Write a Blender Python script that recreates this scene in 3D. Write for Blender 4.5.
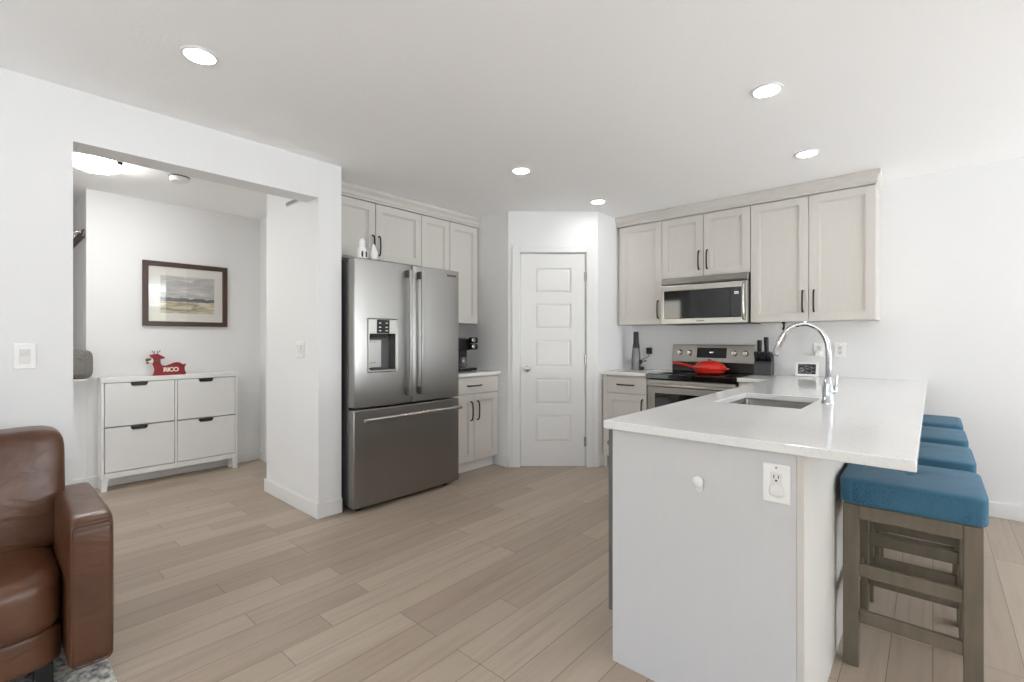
import bpy, bmesh, math, random
from mathutils import Matrix, Vector
random.seed(7)
for o in list(bpy.data.objects):
    bpy.data.objects.remove(o)
SC = bpy.context.scene
COL = SC.collection
PI = math.pi

# ------------------------------------------------------------------ camera, world, lights, exposure
cam_data = bpy.data.cameras.new('camera')
cam = bpy.data.objects.new('camera', cam_data)
COL.objects.link(cam)
cam.location = (0, 0, 1.22)
cam.rotation_euler = (PI/2, 0, math.radians(41.6))
cam_data.sensor_width = 36
cam_data.lens = 474/1024*36
cam_data.shift_y = -2/1024
cam_data.clip_start = 0.02
SC.camera = cam

vs = SC.view_settings
vs.view_transform = 'Standard'
vs.look = 'None'
vs.gamma = 1
vs.use_curve_mapping = False
vs.exposure = 0.0
SC.cycles.max_bounces = 16        # a white room lives on light passed from wall to wall
SC.cycles.diffuse_bounces = 10

world = bpy.data.worlds.new('world')
SC.world = world
world.use_nodes = True
wn = world.node_tree
wbg = wn.nodes['Background']
wsky = wn.nodes.new('ShaderNodeTexSky')
wsky.sky_type = 'NISHITA'
wsky.sun_disc = False
wsky.sun_elevation = math.radians(40)
wsky.sun_rotation = math.radians(200)
wn.links.new(wsky.outputs[0], wbg.inputs[0])
wbg.inputs[1].default_value = 0.35


def area_light(name, loc, rot, sx, sy, power, color=(1, 1, 1)):
    d = bpy.data.lights.new(name, 'AREA')
    d.shape = 'RECTANGLE'
    d.size, d.size_y, d.energy, d.color = sx, sy, power, color
    o = bpy.data.objects.new(name, d)
    COL.objects.link(o)
    o.location, o.rotation_euler = loc, rot
    return o


# lamps at out-of-frame openings, standing in for daylight plus added ceiling fill
T = math.radians(83)     # upward tilt given to the window lamps to brighten the ceiling
area_light('daylight_patio_door', (4.74, 2.80, 1.10), (0, PI/2+0.85*T, 0), 2.0, 2.0, 360, (0.90, 0.95, 1.0))
area_light('fill_side_window', (4.74, -1.7, 1.30), (0, PI/2+T, 0), 1.5, 2.3, 120, (0.90, 0.95, 1.0))  # added fill at an unseen window, aimed up
area_light('fill_rear_window', (-0.6, -3.94, 1.35), (PI/2+T, 0, 0), 3.0, 1.7, 235, (0.91, 0.955, 1.0))  # added soft fill from behind the camera, aimed at the ceiling
area_light('fill_entry_door', (-4.25, -1.72, 1.2), (PI/2, 0, 0), 0.9, 1.7, 13, (0.96, 0.98, 1.0))  # added lamp to brighten the entry, its door is unseen


# ------------------------------------------------------------------ materials
def lin(c):
    r = []
    for v in c:
        v /= 255.0
        r.append(v/12.92 if v <= 0.04045 else ((v+0.055)/1.055)**2.4)
    return (r[0], r[1], r[2], 1.0)


def new_mat(name):
    m = bpy.data.materials.new(name)
    m.use_nodes = True
    nt = m.node_tree
    return m, nt, nt.nodes['Principled BSDF']


def N(nt, kind, **kw):
    n = nt.nodes.new(kind)
    for k, v in kw.items():
        if k in n.inputs:
            n.inputs[k].default_value = v
        else:
            setattr(n, k, v)
    return n


def mat(name, rgb, rough=0.5, metal=0.0, var=0.03, scale=30.0, bump=0.0, stretch=(1, 1, 1), spec=0.5,
        aniso=0.0, coat=0.0, rvar=0.0):
    """plain surface with a fine noise in colour, roughness and relief; rgb is the sRGB 0-255 colour"""
    m, nt, b = new_mat(name)
    L = nt.links.new
    tc = N(nt, 'ShaderNodeTexCoord')
    mp = N(nt, 'ShaderNodeMapping')
    mp.inputs['Scale'].default_value = stretch
    nz = N(nt, 'ShaderNodeTexNoise', Scale=scale, Detail=4.0)
    L(tc.outputs['Object'], mp.inputs[0])
    L(mp.outputs[0], nz.inputs['Vector'])
    base = lin(rgb)
    mx = N(nt, 'ShaderNodeMix', data_type='RGBA')
    mx.inputs[6].default_value = tuple(max(0, c*(1-var)) for c in base[:3])+(1,)
    mx.inputs[7].default_value = tuple(min(1, c*(1+var)) for c in base[:3])+(1,)
    L(nz.outputs['Fac'], mx.inputs[0])
    L(mx.outputs[2], b.inputs['Base Color'])
    b.inputs['Roughness'].default_value = rough
    b.inputs['Metallic'].default_value = metal
    b.inputs['Specular IOR Level'].default_value = spec
    if aniso:
        b.inputs['Anisotropic'].default_value = aniso
    if coat:
        b.inputs['Coat Weight'].default_value = coat
    if rvar:
        mr = N(nt, 'ShaderNodeMapRange')
        mr.inputs['To Min'].default_value = max(0.01, rough-rvar)
        mr.inputs['To Max'].default_value = rough+rvar
        L(nz.outputs['Fac'], mr.inputs[0])
        L(mr.outputs[0], b.inputs['Roughness'])
    if bump:
        bp = N(nt, 'ShaderNodeBump', Strength=bump, Distance=0.002)
        L(nz.outputs['Fac'], bp.inputs['Height'])
        L(bp.outputs[0], b.inputs['Normal'])
    return m


def emit_mat(name, rgb, strength):
    m, nt, b = new_mat(name)
    b.inputs['Base Color'].default_value = (0.9, 0.9, 0.9, 1)
    b.inputs['Emission Color'].default_value = lin(rgb)
    b.inputs['Emission Strength'].default_value = strength
    return m


def ramp(nt, stops):
    r = N(nt, 'ShaderNodeValToRGB')
    e = r.color_ramp.elements
    while len(e) < len(stops):
        e.new(0.5)
    for k, (p, c) in enumerate(stops):
        e[k].position = p
        e[k].color = c
    return r


def floor_mat():
    m, nt, b = new_mat('oak_planks')
    L = nt.links.new
    tc = N(nt, 'ShaderNodeTexCoord')
    sp = N(nt, 'ShaderNodeSeparateXYZ')
    cb = N(nt, 'ShaderNodeCombineXYZ')
    L(tc.outputs['Object'], sp.inputs[0])
    L(sp.outputs['Y'], cb.inputs['X'])
    L(sp.outputs['X'], cb.inputs['Y'])
    br = N(nt, 'ShaderNodeTexBrick', Scale=1.0)
    br.offset = 0.37
    br.offset_frequency = 3
    br.squash = 0.8
    br.squash_frequency = 4
    br.inputs['Brick Width'].default_value = 1.25
    br.inputs['Row Height'].default_value = 0.127
    br.inputs['Mortar Size'].default_value = 0.0011
    br.inputs['Mortar Smooth'].default_value = 0.2
    br.inputs['Color1'].default_value = (0, 0, 0, 1)
    br.inputs['Color2'].default_value = (1, 1, 1, 1)
    br.inputs['Mortar'].default_value = (0.3, 0.3, 0.3, 1)
    L(cb.outputs[0], br.inputs['Vector'])
    # long grain along the boards, shifted from board to board
    mp = N(nt, 'ShaderNodeMapping')
    mp.inputs['Scale'].default_value = (1.6, 26, 1)
    sc = N(nt, 'ShaderNodeVectorMath', operation='SCALE')
    sc.inputs['Scale'].default_value = 7.0
    L(br.outputs['Color'], sc.inputs[0])
    ad = N(nt, 'ShaderNodeVectorMath', operation='ADD')
    L(cb.outputs[0], ad.inputs[0])
    L(sc.outputs[0], ad.inputs[1])
    L(ad.outputs[0], mp.inputs[0])
    g1 = N(nt, 'ShaderNodeTexNoise', Scale=1.0, Detail=6.0, Roughness=0.6, Distortion=0.6)
    L(mp.outputs[0], g1.inputs['Vector'])
    g2 = N(nt, 'ShaderNodeTexNoise', Scale=1.1, Detail=3.0)
    L(cb.outputs[0], g2.inputs['Vector'])
    r = ramp(nt, [(0.0, lin((161, 145, 130))), (0.5, lin((170, 155, 139))), (1.0, lin((178, 163, 147)))])
    L(br.outputs['Color'], r.inputs[0])
    mx = N(nt, 'ShaderNodeMix', data_type='RGBA', blend_type='MULTIPLY')
    mx.inputs[0].default_value = 1.0
    gr = ramp(nt, [(0.25, (0.84, 0.82, 0.80, 1)), (0.5, (0.98, 0.98, 0.98, 1)), (0.75, (1.05, 1.05, 1.05, 1))])
    L(g1.outputs['Fac'], gr.inputs[0])
    L(r.outputs[0], mx.inputs[6])
    L(gr.outputs[0], mx.inputs[7])
    mo = N(nt, 'ShaderNodeMix', data_type='RGBA')
    mo.inputs[7].default_value = lin((92, 78, 64))
    L(br.outputs['Fac'], mo.inputs[0])
    L(mx.outputs[2], mo.inputs[6])
    L(mo.outputs[2], b.inputs['Base Color'])
    mr = N(nt, 'ShaderNodeMapRange')
    mr.inputs['To Min'].default_value = 0.30
    mr.inputs['To Max'].default_value = 0.46
    L(g2.outputs['Fac'], mr.inputs[0])
    L(mr.outputs[0], b.inputs['Roughness'])
    b.inputs['Specular IOR Level'].default_value = 0.4
    bp = N(nt, 'ShaderNodeBump', Strength=0.25, Distance=0.001)
    iv = N(nt, 'ShaderNodeMath', operation='MULTIPLY_ADD')
    iv.inputs[1].default_value = -1.5
    L(br.outputs['Fac'], iv.inputs[0])
    L(g1.outputs['Fac'], iv.inputs[2])
    L(iv.outputs[0], bp.inputs['Height'])
    L(bp.outputs[0], b.inputs['Normal'])
    return m


def quartz_mat():
    m, nt, b = new_mat('white_quartz')
    L = nt.links.new
    tc = N(nt, 'ShaderNodeTexCoord')
    v = N(nt, 'ShaderNodeTexNoise', Scale=120.0, Detail=3.0)
    w = N(nt, 'ShaderNodeTexNoise', Scale=6.0, Detail=8.0, Distortion=2.0)
    L(tc.outputs['Object'], v.inputs['Vector'])
    L(tc.outputs['Object'], w.inputs['Vector'])
    r1 = ramp(nt, [(0.28, lin((219, 219, 218))), (0.42, lin((227, 227, 226))), (0.72, lin((230, 230, 229)))])
    r2 = ramp(nt, [(0.485, (1, 1, 1, 1)), (0.5, (0.955, 0.955, 0.955, 1)), (0.515, (1, 1, 1, 1))])
    L(v.outputs['Fac'], r1.inputs[0])
    L(w.outputs['Fac'], r2.inputs[0])
    mx = N(nt, 'ShaderNodeMix', data_type='RGBA', blend_type='MULTIPLY')
    mx.inputs[0].default_value = 1
    L(r1.outputs[0], mx.inputs[6])
    L(r2.outputs[0], mx.inputs[7])
    L(mx.outputs[2], b.inputs['Base Color'])
    b.inputs['Roughness'].default_value = 0.10
    b.inputs['Specular IOR Level'].default_value = 0.55
    return m


def steel_mat(name, rgb, rough, stretch):
    m, nt, b = new_mat(name)
    L = nt.links.new
    tc = N(nt, 'ShaderNodeTexCoord')
    mp = N(nt, 'ShaderNodeMapping')
    mp.inputs['Scale'].default_value = stretch
    nz = N(nt, 'ShaderNodeTexNoise', Scale=1.0, Detail=2.0)
    tg = N(nt, 'ShaderNodeTangent', direction_type='RADIAL', axis='Z')
    L(tg.outputs[0], b.inputs['Tangent'])
    b.inputs['Anisotropic'].default_value = 0.7
    L(tc.outputs['Object'], mp.inputs[0])
    L(mp.outputs[0], nz.inputs['Vector'])
    mr = N(nt, 'ShaderNodeMapRange')
    mr.inputs['To Min'].default_value = rough-0.004
    mr.inputs['To Max'].default_value = rough+0.004
    L(nz.outputs['Fac'], mr.inputs[0])
    L(mr.outputs[0], b.inputs['Roughness'])
    b.inputs['Base Color'].default_value = lin(rgb)
    b.inputs['Metallic'].default_value = 1.0
    return m


def fabric_mat(name, dark, light, scale):
    m, nt, b = new_mat(name)
    L = nt.links.new
    tc = N(nt, 'ShaderNodeTexCoord')
    a = N(nt, 'ShaderNodeTexNoise', Scale=scale, Detail=4.0)
    c = N(nt, 'ShaderNodeTexNoise', Scale=7.0, Detail=3.0)
    w1 = N(nt, 'ShaderNodeTexWave', Scale=scale*0.9, Distortion=1.5)
    w2 = N(nt, 'ShaderNodeTexWave', Scale=scale*0.9, Distortion=1.5)
    w2.bands_direction = 'Y'
    for n in (a, c, w1, w2):
        L(tc.outputs['Object'], n.inputs['Vector'])
    s = N(nt, 'ShaderNodeMath', operation='ADD')
    L(w1.outputs['Fac'], s.inputs[0])
    L(w2.outputs['Fac'], s.inputs[1])
    t = N(nt, 'ShaderNodeMath', operation='MULTIPLY_ADD')
    t.inputs[1].default_value = 0.16
    L(s.outputs[0], t.inputs[0])
    L(a.outputs['Fac'], t.inputs[2])
    u = N(nt, 'ShaderNodeMath', operation='MULTIPLY_ADD')
    u.inputs[1].default_value = 0.7
    L(c.outputs['Fac'], u.inputs[0])
    L(t.outputs[0], u.inputs[2])
    r = ramp(nt, [(0.62, lin(dark)), (1.35 if False else 1.0, lin(light))])
    L(u.outputs[0], r.inputs[0])
    L(r.outputs[0], b.inputs['Base Color'])
    b.inputs['Roughness'].default_value = 0.9
    b.inputs['Specular IOR Level'].default_value = 0.15
    b.inputs['Sheen Weight'].default_value = 0.15
    bp = N(nt, 'ShaderNodeBump', Strength=0.5, Distance=0.002)
    L(t.outputs[0], bp.inputs['Height'])
    L(bp.outputs[0], b.inputs['Normal'])
    return m


def leather_mat():
    m, nt, b = new_mat('brown_leather')
    L = nt.links.new
    tc = N(nt, 'ShaderNodeTexCoord')
    v = N(nt, 'ShaderNodeTexVoronoi', Scale=260.0)
    c = N(nt, 'ShaderNodeTexNoise', Scale=5.0, Detail=4.0)
    w = N(nt, 'ShaderNodeTexNoise', Scale=4.5, Detail=2.0, Distortion=1.2)
    mp = N(nt, 'ShaderNodeMapping')
    mp.inputs['Scale'].default_value = (1.0, 1.0, 2.6)
    mp.inputs['Rotation'].default_value = (0.6, 0.2, 0.0)
    L(tc.outputs['Object'], mp.inputs[0])
    L(mp.outputs[0], w.inputs['Vector'])
    L(tc.outputs['Object'], v.inputs['Vector'])
    L(tc.outputs['Object'], c.inputs['Vector'])
    r = ramp(nt, [(0.3, lin((74, 44, 28))), (0.7, lin((96, 62, 41)))])
    L(c.outputs['Fac'], r.inputs[0])
    L(r.outputs[0], b.inputs['Base Color'])
    b.inputs['Roughness'].default_value = 0.34
    b.inputs['Specular IOR Level'].default_value = 0.5
    b1 = N(nt, 'ShaderNodeBump', Strength=0.15, Distance=0.0008)
    L(v.outputs['Distance'], b1.inputs['Height'])
    b2 = N(nt, 'ShaderNodeBump', Strength=0.25, Distance=0.02)
    L(w.outputs['Fac'], b2.inputs['Height'])
    L(b1.outputs[0], b2.inputs['Normal'])
    L(b2.outputs[0], b.inputs['Normal'])
    return m


def glass_mat(name='window_glass', tint=(1, 1, 1), ior=1.45, amount=None):
    m = bpy.data.materials.new(name)
    m.use_nodes = True
    nt = m.node_tree
    nt.nodes.remove(nt.nodes['Principled BSDF'])
    out = nt.nodes['Material Output']
    tr = N(nt, 'ShaderNodeBsdfTransparent')
    tr.inputs[0].default_value = (*tint, 1)
    gl = N(nt, 'ShaderNodeBsdfGlossy', Roughness=0.02)
    fr = N(nt, 'ShaderNodeFresnel', IOR=ior)
    mx = N(nt, 'ShaderNodeMixShader')
    if amount is None:
        nt.links.new(fr.outputs[0], mx.inputs[0])
    else:
        mx.inputs[0].default_value = amount
    nt.links.new(tr.outputs[0], mx.inputs[1])
    nt.links.new(gl.outputs[0], mx.inputs[2])
    nt.links.new(mx.outputs[0], out.inputs[0])
    return m


def painting_mat():
    """watercolour of a clouded sky over a dark tree line and a straw field; uses generated coords (y across, z up)"""
    m, nt, b = new_mat('watercolour')
    L = nt.links.new
    tc = N(nt, 'ShaderNodeTexCoord')
    sp = N(nt, 'ShaderNodeSeparateXYZ')
    L(tc.outputs['Generated'], sp.inputs[0])
    mp = N(nt, 'ShaderNodeMapping')
    mp.inputs['Scale'].default_value = (1, 2.2, 9)
    L(tc.outputs['Generated'], mp.inputs[0])
    nz = N(nt, 'ShaderNodeTexNoise', Scale=1.3, Detail=6.0, Distortion=0.8)
    L(mp.outputs[0], nz.inputs['Vector'])
    sky = ramp(nt, [(0.30, lin((158, 158, 157))), (0.55, lin((190, 189, 186))), (0.7, lin((214, 212, 207)))])
    fld = ramp(nt, [(0.34, lin((132, 122, 98))), (0.5, lin((196, 184, 152))), (0.66, lin((220, 212, 190)))])
    L(nz.outputs['Fac'], sky.inputs[0])
    L(nz.outputs['Fac'], fld.inputs[0])
    n2 = N(nt, 'ShaderNodeTexNoise', Scale=9.0, Detail=3.0)
    L(tc.outputs['Generated'], n2.inputs['Vector'])
    ed = N(nt, 'ShaderNodeMath', operation='MULTIPLY_ADD')
    ed.inputs[1].default_value = 0.13
    L(n2.outputs['Fac'], ed.inputs[0])
    L(sp.outputs['Z'], ed.inputs[2])
    up = N(nt, 'ShaderNodeMath', operation='GREATER_THAN')
    up.inputs[1].default_value = 0.475
    L(ed.outputs[0], up.inputs[0])
    e2 = N(nt, 'ShaderNodeMath', operation='MULTIPLY_ADD')
    e2.inputs[1].default_value = 0.04
    L(n2.outputs['Fac'], e2.inputs[0])
    L(sp.outputs['Z'], e2.inputs[2])
    lo = N(nt, 'ShaderNodeMath', operation='GREATER_THAN')
    lo.inputs[1].default_value = 0.335
    L(e2.outputs[0], lo.inputs[0])
    m1 = N(nt, 'ShaderNodeMix', data_type='RGBA')
    m1.inputs[7].default_value = lin((84, 86, 86))
    L(lo.outputs[0], m1.inputs[0])
    L(fld.outputs[0], m1.inputs[6])
    m2 = N(nt, 'ShaderNodeMix', data_type='RGBA')
    L(up.outputs[0], m2.inputs[0])
    L(m1.outputs[2], m2.inputs[6])
    L(sky.outputs[0], m2.inputs[7])
    L(m2.outputs[2], b.inputs['Base Color'])
    b.inputs['Roughness'].default_value = 0.8
    return m


def snapshot_mat():
    m, nt, b = new_mat('snapshot')
    L = nt.links.new
    tc = N(nt, 'ShaderNodeTexCoord')
    v = N(nt, 'ShaderNodeTexNoise', Scale=4.5, Detail=3.0, Distortion=0.6)
    L(tc.outputs['Generated'], v.inputs['Vector'])
    r = ramp(nt, [(0.44, lin((22, 22, 24))), (0.52, lin((70, 70, 72))), (0.66, lin((150, 150, 152)))])
    L(v.outputs['Color'], r.inputs[0])
    L(r.outputs[0], b.inputs['Base Color'])
    b.inputs['Roughness'].default_value = 0.3
    return m


def rug_mat():
    m, nt, b = new_mat('rug_pile')
    L = nt.links.new
    tc = N(nt, 'ShaderNodeTexCoord')
    br = N(nt, 'ShaderNodeTexVoronoi', Scale=34.0, distance='CHEBYCHEV')
    nz = N(nt, 'ShaderNodeTexNoise', Scale=55.0, Detail=4.0)
    L(tc.outputs['Object'], br.inputs['Vector'])
    L(tc.outputs['Object'], nz.inputs['Vector'])
    s = N(nt, 'ShaderNodeMath', operation='MULTIPLY_ADD')
    s.inputs[1].default_value = 0.6
    L(br.outputs['Distance'], s.inputs[0])
    L(nz.outputs['Fac'], s.inputs[2])
    r = ramp(nt, [(0.62, lin((216, 213, 204))), (0.82, lin((164, 164, 160))), (0.98, lin((112, 116, 118)))])
    L(s.outputs[0], r.inputs[0])
    L(r.outputs[0], b.inputs['Base Color'])
    b.inputs['Roughness'].default_value = 0.95
    bp = N(nt, 'ShaderNodeBump', Strength=0.6, Distance=0.004)
    L(nz.outputs['Fac'], bp.inputs['Height'])
    L(bp.outputs[0], b.inputs['Normal'])
    return m


M = {}
M['wall'] = mat('wall_paint', (227, 227, 227), 0.75, var=0.01, scale=90, bump=0.05, spec=0.25)
M['ceiling'] = mat('ceiling_paint', (249, 249, 249), 0.9, var=0.015, scale=60, bump=0.5, spec=0.1)
M['trim'] = mat('trim_paint', (225, 225, 224), 0.45, var=0.01, scale=40, spec=0.4)
M['floor'] = floor_mat()
M['cab'] = mat('greige_cabinet', (205, 201, 195), 0.5, var=0.035, scale=9, bump=0.06, stretch=(7, 7, 0.6), spec=0.35)
M['endpanel'] = mat('grey_panel', (203, 203, 204), 0.5, var=0.02, scale=8, bump=0.03, stretch=(6, 6, 0.5), spec=0.3)
M['quartz'] = quartz_mat()
M['bronze'] = mat('dark_bronze', (58, 52, 47), 0.38, 0.8, var=0.1)
M['steel'] = steel_mat('brushed_steel', (154, 152, 149), 0.35, (2, 2, 500))
M['steel_h'] = steel_mat('brushed_steel_across', (170, 168, 163), 0.28, (3, 3, 500))
M['sinksteel'] = steel_mat('sink_steel', (128, 127, 125), 0.22, (3, 3, 300))
M['steel_case'] = mat('grey_steel_case', (122, 122, 122), 0.45, 0.6, var=0.05)
M['chrome'] = mat('chrome', (196, 197, 200), 0.06, 1.0, var=0.01)
M['satin'] = mat('satin_nickel', (186, 183, 178), 0.25, 1.0, var=0.03)
M['black'] = mat('black_plastic', (22, 22, 23), 0.38, var=0.1)
M['blackglass'] = mat('black_glass', (10, 10, 11), 0.05, var=0.05, spec=0.6)
M['charcoal'] = mat('charcoal_block', (58, 59, 62), 0.5, var=0.08)
M['dgrey'] = mat('dark_grey_plastic', (84, 85, 86), 0.45, var=0.06)
M['white'] = mat('white_plastic', (236, 236, 235), 0.35, var=0.01)
M['offwhite'] = mat('offwhite_plastic', (222, 221, 218), 0.35, var=0.01)
M['lacquer'] = mat('white_lacquer', (230, 230, 229), 0.4, var=0.01)
M['red'] = mat('red_enamel', (196, 38, 26), 0.28, var=0.05, coat=0.3)
M['redwood'] = mat('red_painted_wood', (138, 32, 42), 0.6, var=0.12, scale=20)
M['leather'] = leather_mat()
M['fabric'] = fabric_mat('blue_fabric', (24, 60, 86), (64, 106, 130), 260)
M['stoolwood'] = mat('weathered_wood', (106, 97, 82), 0.55, var=0.30, scale=6, bump=0.3, stretch=(6, 6, 1.2))
M['darkwood'] = mat('walnut_frame', (68, 46, 36), 0.4, var=0.2, scale=14, stretch=(1, 3, 3))
M['mat'] = mat('picture_mount', (226, 224, 218), 0.8, var=0.01)
M['painting'] = painting_mat()
M['snap'] = snapshot_mat()
M['rug'] = rug_mat()
M['canvas'] = fabric_mat('grey_canvas', (72, 71, 68), (128, 126, 120), 120)
M['glass'] = glass_mat()
M['pglass'] = glass_mat('picture_glass', amount=0.10)
M['lamp'] = emit_mat('lamp_diffuser', (255, 253, 250), 66.0)
M['dome'] = emit_mat('lit_dome', (255, 254, 250), 54.0)
M['led'] = emit_mat('display_digits', (190, 215, 235), 0.35)
M['smoke'] = mat('smoked_tank', (104, 104, 104), 0.12, 0.3, var=0.05)
M['leaf'] = mat('dried_bow', (92, 84, 58), 0.8, var=0.25)
M['cream'] = mat('cream_letters', (232, 222, 204), 0.6, var=0.02)
M['lawn'] = mat('lawn', (92, 112, 64), 0.9, var=0.3, scale=3)


# ------------------------------------------------------------------ mesh builder
class MB:
    def __init__(self, origin=(0, 0, 0), u=None):
        self.bm = bmesh.new()
        self.M = Matrix.Identity(4)
        if u is not None:
            self.frame(origin, u)

    def frame(self, origin, u):
        """local (u across, v out of the face towards the viewer, z up)"""
        ux = Vector((u[0], u[1], 0)).normalized()
        wx = Vector((ux.y, -ux.x, 0))
        self.M = Matrix(((ux.x, wx.x, 0, origin[0]), (ux.y, wx.y, 0, origin[1]), (0, 0, 1, origin[2]), (0, 0, 0, 1)))
        return self

    def v(self, p):
        return self.bm.verts.new(self.M @ Vector(p))

    def f(self, vs):
        try:
            return self.bm.faces.new(vs)
        except ValueError:
            return None

    def box(self, x0, x1, y0, y1, z0, z1):
        P = [self.v((x, y, z)) for z in (z0, z1) for y in (y0, y1) for x in (x0, x1)]
        for q in ((0, 1, 3, 2), (4, 5, 7, 6), (0, 1, 5, 4), (2, 3, 7, 6), (0, 2, 6, 4), (1, 3, 7, 5)):
            self.f([P[i] for i in q])
        return self

    def prism(self, pts, plane, a, b):
        """polygon pts in plane 'xy','xz','yz' swept from a to b along the remaining axis"""
        def mk(p, t):
            return {'xy': (p[0], p[1], t), 'xz': (p[0], t, p[1]), 'yz': (t, p[0], p[1])}[plane]
        A = [self.v(mk(p, a)) for p in pts]
        B = [self.v(mk(p, b)) for p in pts]
        self.f(A)
        self.f(B)
        n = len(pts)
        for i in range(n):
            self.f([A[i], A[(i+1) % n], B[(i+1) % n], B[i]])
        return self

    def tube(self, pts, r, n=12, caps=True, flat=1.0):
        pts = [Vector(p) for p in pts]
        rr = r if isinstance(r, (list, tuple)) else [r]*len(pts)
        prev = None
        rings = []
        for i, p in enumerate(pts):
            t = (pts[min(i+1, len(pts)-1)]-pts[max(i-1, 0)]).normalized()
            if prev is None:
                a = Vector((0, 0, 1)) if abs(t.z) < 0.9 else Vector((1, 0, 0))
                nx = t.cross(a).normalized()
            else:
                nx = (prev-t*prev.dot(t)).normalized()
            prev = nx
            ny = t.cross(nx)
            rings.append([self.v(p+nx*math.cos(2*PI*k/n)*rr[i]+ny*math.sin(2*PI*k/n)*rr[i]*flat) for k in range(n)])
        for a, b in zip(rings, rings[1:]):
            for k in range(n):
                self.f([a[k], a[(k+1) % n], b[(k+1) % n], b[k]])
        if caps:
            self.f(rings[0])
            self.f(rings[-1])
        return self

    def cyl(self, p0, p1, r, n=20, r1=None):
        return self.tube([p0, p1], [r, r if r1 is None else r1], n)

    def lathe(self, prof, c=(0, 0, 0), axis='z', n=32):
        """prof: (radius, height) pairs turned about an axis through c"""
        rings = []
        for r, h in prof:
            ring = []
            if r < 1e-6:
                rings.append([self.v(self._ax(0, 0, h, c, axis))])
                continue
            for k in range(n):
                a = 2*PI*k/n
                ring.append(self.v(self._ax(r*math.cos(a), r*math.sin(a), h, c, axis)))
            rings.append(ring)
        for a, b in zip(rings, rings[1:]):
            if len(a) == 1 and len(b) == 1:
                continue
            for k in range(n):
                if len(a) == 1:
                    self.f([a[0], b[k], b[(k+1) % n]])
                elif len(b) == 1:
                    self.f([a[k], a[(k+1) % n], b[0]])
                else:
                    self.f([a[k], a[(k+1) % n], b[(k+1) % n], b[k]])
        if len(rings[0]) > 1:
            self.f(rings[0])
        if len(rings[-1]) > 1:
            self.f(rings[-1])
        return self

    @staticmethod
    def _ax(a, b, h, c, axis):
        p = {'z': (a, b, h), 'y': (a, h, b), 'x': (h, a, b)}[axis]
        return (p[0]+c[0], p[1]+c[1], p[2]+c[2])

    def soft(self, x0, x1, y0, y1, z0, z1, n=8.0, cuts=12, bulge=(0, 0, 0), fn=None):
        """pillowy rounded box"""
        t = bmesh.new()
        bmesh.ops.create_cube(t, size=2)
        bmesh.ops.subdivide_edges(t, edges=t.edges[:], cuts=cuts, use_grid_fill=True)
        c = Vector(((x0+x1)/2, (y0+y1)/2, (z0+z1)/2))
        h = Vector(((x1-x0)/2, (y1-y0)/2, (z1-z0)/2))
        mp = {}
        for v in t.verts:
            p = v.co.copy()
            ln = (abs(p.x)**n+abs(p.y)**n+abs(p.z)**n)**(1/n)
            q = p*(max(abs(p.x), abs(p.y), abs(p.z))/ln)
            bx = 1+bulge[0]*(1-q.y**2)*(1-q.z**2)
            by = 1+bulge[1]*(1-q.x**2)*(1-q.z**2)
            bz = 1+bulge[2]*(1-q.x**2)*(1-q.y**2)
            w = Vector((c.x+h.x*q.x*bx, c.y+h.y*q.y*by, c.z+h.z*q.z*bz))
            if fn:
                w = fn(w, q)
            mp[v.index] = self.v(w)
        for f in t.faces:
            self.f([mp[v.index] for v in f.verts])
        t.free()
        return self

    def slab(self, us, vs_, inside, plane, a, b, clean=True):
        """grid of cells kept where inside(i, j), swept from a to b (walls and tops with openings)"""
        def mk(p, q, t):
            return {'xy': (p, q, t), 'xz': (p, t, q), 'yz': (t, p, q)}[plane]
        nu, nv = len(us)-1, len(vs_)-1
        cache = {}

        def vert(i, j, k):
            if (i, j, k) not in cache:
                cache[(i, j, k)] = self.v(mk(us[i], vs_[j], a if k == 0 else b))
            return cache[(i, j, k)]

        def ins(i, j):
            return 0 <= i < nu and 0 <= j < nv and inside(i, j)
        for i in range(nu):
            for j in range(nv):
                if not ins(i, j):
                    continue
                for k in (0, 1):
                    self.f([vert(i, j, k), vert(i+1, j, k), vert(i+1, j+1, k), vert(i, j+1, k)])
                for (di, dj, e) in ((-1, 0, ((i, j), (i, j+1))), (1, 0, ((i+1, j), (i+1, j+1))),
                                    (0, -1, ((i, j), (i+1, j))), (0, 1, ((i, j+1), (i+1, j+1)))):
                    if not ins(i+di, j+dj):
                        (p, q), (r, s) = e
                        self.f([vert(p, q, 0), vert(r, s, 0), vert(r, s, 1), vert(p, q, 1)])
        bmesh.ops.recalc_face_normals(self.bm, faces=self.bm.faces[:])
        if clean:
            bmesh.ops.dissolve_limit(self.bm, angle_limit=0.01, verts=self.bm.verts[:], edges=self.bm.edges[:])
        return self

    def build(self, name, material, parent=None, bevel=0.0, smooth=False, seg=2, sub=0):
        bm = self.bm
        bmesh.ops.recalc_face_normals(bm, faces=bm.faces[:])
        if parent is not None:
            root = parent
            while root.parent is not None:
                root = root.parent
            org = root.location.copy()
            if parent is not root and parent.location.length > 1e-9:
                org = org+parent.location
        else:
            xs = [v.co for v in bm.verts]
            org = Vector(((min(c.x for c in xs)+max(c.x for c in xs))/2,
                          (min(c.y for c in xs)+max(c.y for c in xs))/2, min(c.z for c in xs)))
            if name in ('floor',):
                org = Vector((0, 0, 0))
        for v in bm.verts:
            v.co -= org
        me = bpy.data.meshes.new(name)
        if smooth:
            for f in bm.faces:
                f.smooth = True
            if smooth != 'all':
                for e in bm.edges:
                    if len(e.link_faces) == 2 and e.calc_face_angle(0) > math.radians(38):
                        e.smooth = False
        bm.to_mesh(me)
        bm.free()
        o = bpy.data.objects.new(name, me)
        COL.objects.link(o)
        me.materials.append(M[material] if isinstance(material, str) else material)
        if parent is not None:
            o.parent = parent
        else:
            o.location = org
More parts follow.
